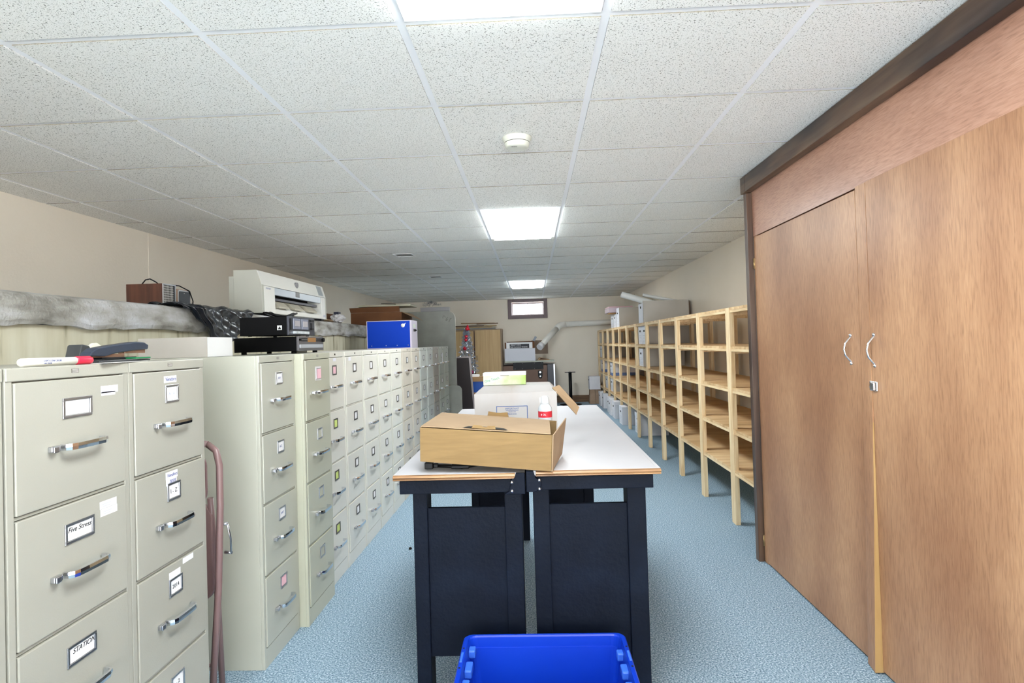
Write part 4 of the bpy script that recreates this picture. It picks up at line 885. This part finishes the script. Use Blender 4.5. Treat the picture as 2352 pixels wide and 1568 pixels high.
text('One Touch', 'printing', .017, mat('print_green', (20, 140, 110), .6), t, (.045, -.0008, .028), (pi/2, -.24, 0))
MB().box(.09, .135, -.0016, .0, .047, .0495).build('tear_slot', mat('slot_brown', (120, 110, 90), .8), t)
t = thing('air_duster_can', 'white spray can with a red label between the two boxes', 'spray can', (.049, 2.70, .925), 0)
MB().lathe([(0, 0), (.031, 0), (.032, .003), (.032, .155), (.030, .163), (.022, .176), (.019, .180)], 32).build('can', mat('can_white', (196, 202, 208), .25), t)
MB().lathe([(.0323, .118), (.0323, .146)], 32).build('red_label', mat('label_red', (206, 40, 56), .4), t)
MB().lathe([(0, .179), (.020, .179), (.0205, .183), (.019, .2), (.0185, .208), (.012, .214), (0, .215)], 24).build('nozzle_cap', mat('cap_white', (204, 206, 208), .35), t)
MB().prism([(-.022, .182), (-.026, .205), (-.022, .208), (-.016, .19)], -.004, .004).build('trigger', mat('cap_white', (204, 206, 208)), t)
text('8 Oz.', 'printing', .011, WHT, t, (-.008, -.0326, .132), RN)

# ------------------------------------------------------------- blue tote in front
t = thing('plastic_tote', 'open bright blue plastic tote in front of the work tables', 'tote', (-.272, 1.70, 0), 0)
Wt, Lt, Ht = .565, .385, .358
def ring(x0, x1, y0, y1, r, n=5):
    return [(p[0]+x0, p[1]+y0) for p in rrect(x1-x0, y1-y0, r, n)]
def shell(levels, mbb, mi=0):
    n_ = len(levels[0][1]); vv = [(x, y, z) for z, pl in levels for x, y in pl]
    mbb.add(vv, [(k*n_+i, k*n_+(i+1) % n_, (k+1)*n_+(i+1) % n_, (k+1)*n_+i) for k in range(len(levels)-1) for i in range(n_)], mi, False)
    k = len(levels)-1; b0 = len(mbb.v)-n_; mbb.f.append([b0+i for i in range(n_)]); mbb.m.append(mi); mbb.sm.append(False)
g = MB()
shell([(0.0, ring(.05, Wt-.05, .05, Lt-.05, .03)), (0.0, ring(.05, Wt-.05, .05, Lt-.05, .03)), (Ht-.04, ring(.018, Wt-.018, .018, Lt-.018, .03)), (Ht-.04, ring(0, Wt, 0, Lt, .03)), (Ht-.004, ring(0, Wt, 0, Lt, .03)), (Ht, ring(.004, Wt-.004, .004, Lt-.004, .03)),
       (Ht, ring(.016, Wt-.016, .012, Lt-.012, .03)), (Ht-.006, ring(.0175, Wt-.0175, .0135, Lt-.0135, .03)), (Ht-.04, ring(.021, Wt-.021, .015, Lt-.015, .03)), (.008, ring(.056, Wt-.056, .040, Lt-.040, .03))], g)
g.add([(x, y, 0) for x, y in ring(.05, Wt-.05, .05, Lt-.05, .03)], [tuple(range(24))])
g.build('tub', m_blue, t)
for x, y, l in ((.026, .33, .035), (Wt-.034, .30, .03), (.026, .22, .06), (Wt-.034, .20, .05), (.026, .12, .05), (Wt-.034, .10, .05)):
    sx = 1 if x < .2 else -1
    MB().box(x-.006, x+.018, y-l/2, y+l/2, Ht-.05, Ht-.022).build('stacking_lug', mat('lug_blue', (60, 112, 224), .35), t, bevel=.005)
for x in (.004, Wt-.012):
    MB().box(x, x+.008, .20, .26, Ht, Ht+.002).build('rim_pad', mat('lug_blue', (60, 112, 224)), t, bevel=.001)
    MB().box(x+.001, x+.007, .285, .292, Ht, Ht+.0006).build('rim_slot', DARK, t)
    MB().box(x+.001, x+.007, .165, .172, Ht, Ht+.0006).build('rim_slot', DARK, t)
# floor oddments
tag(MB().lathe([(0, 0), (.011, 0), (.011, .008), (.006, .012), (0, .012)], 14).build('bottle_cap', BLK, None, loc=(-.875, 3.98, .001)), 'small black cap lying on the carpet before the cabinets', 'cap')
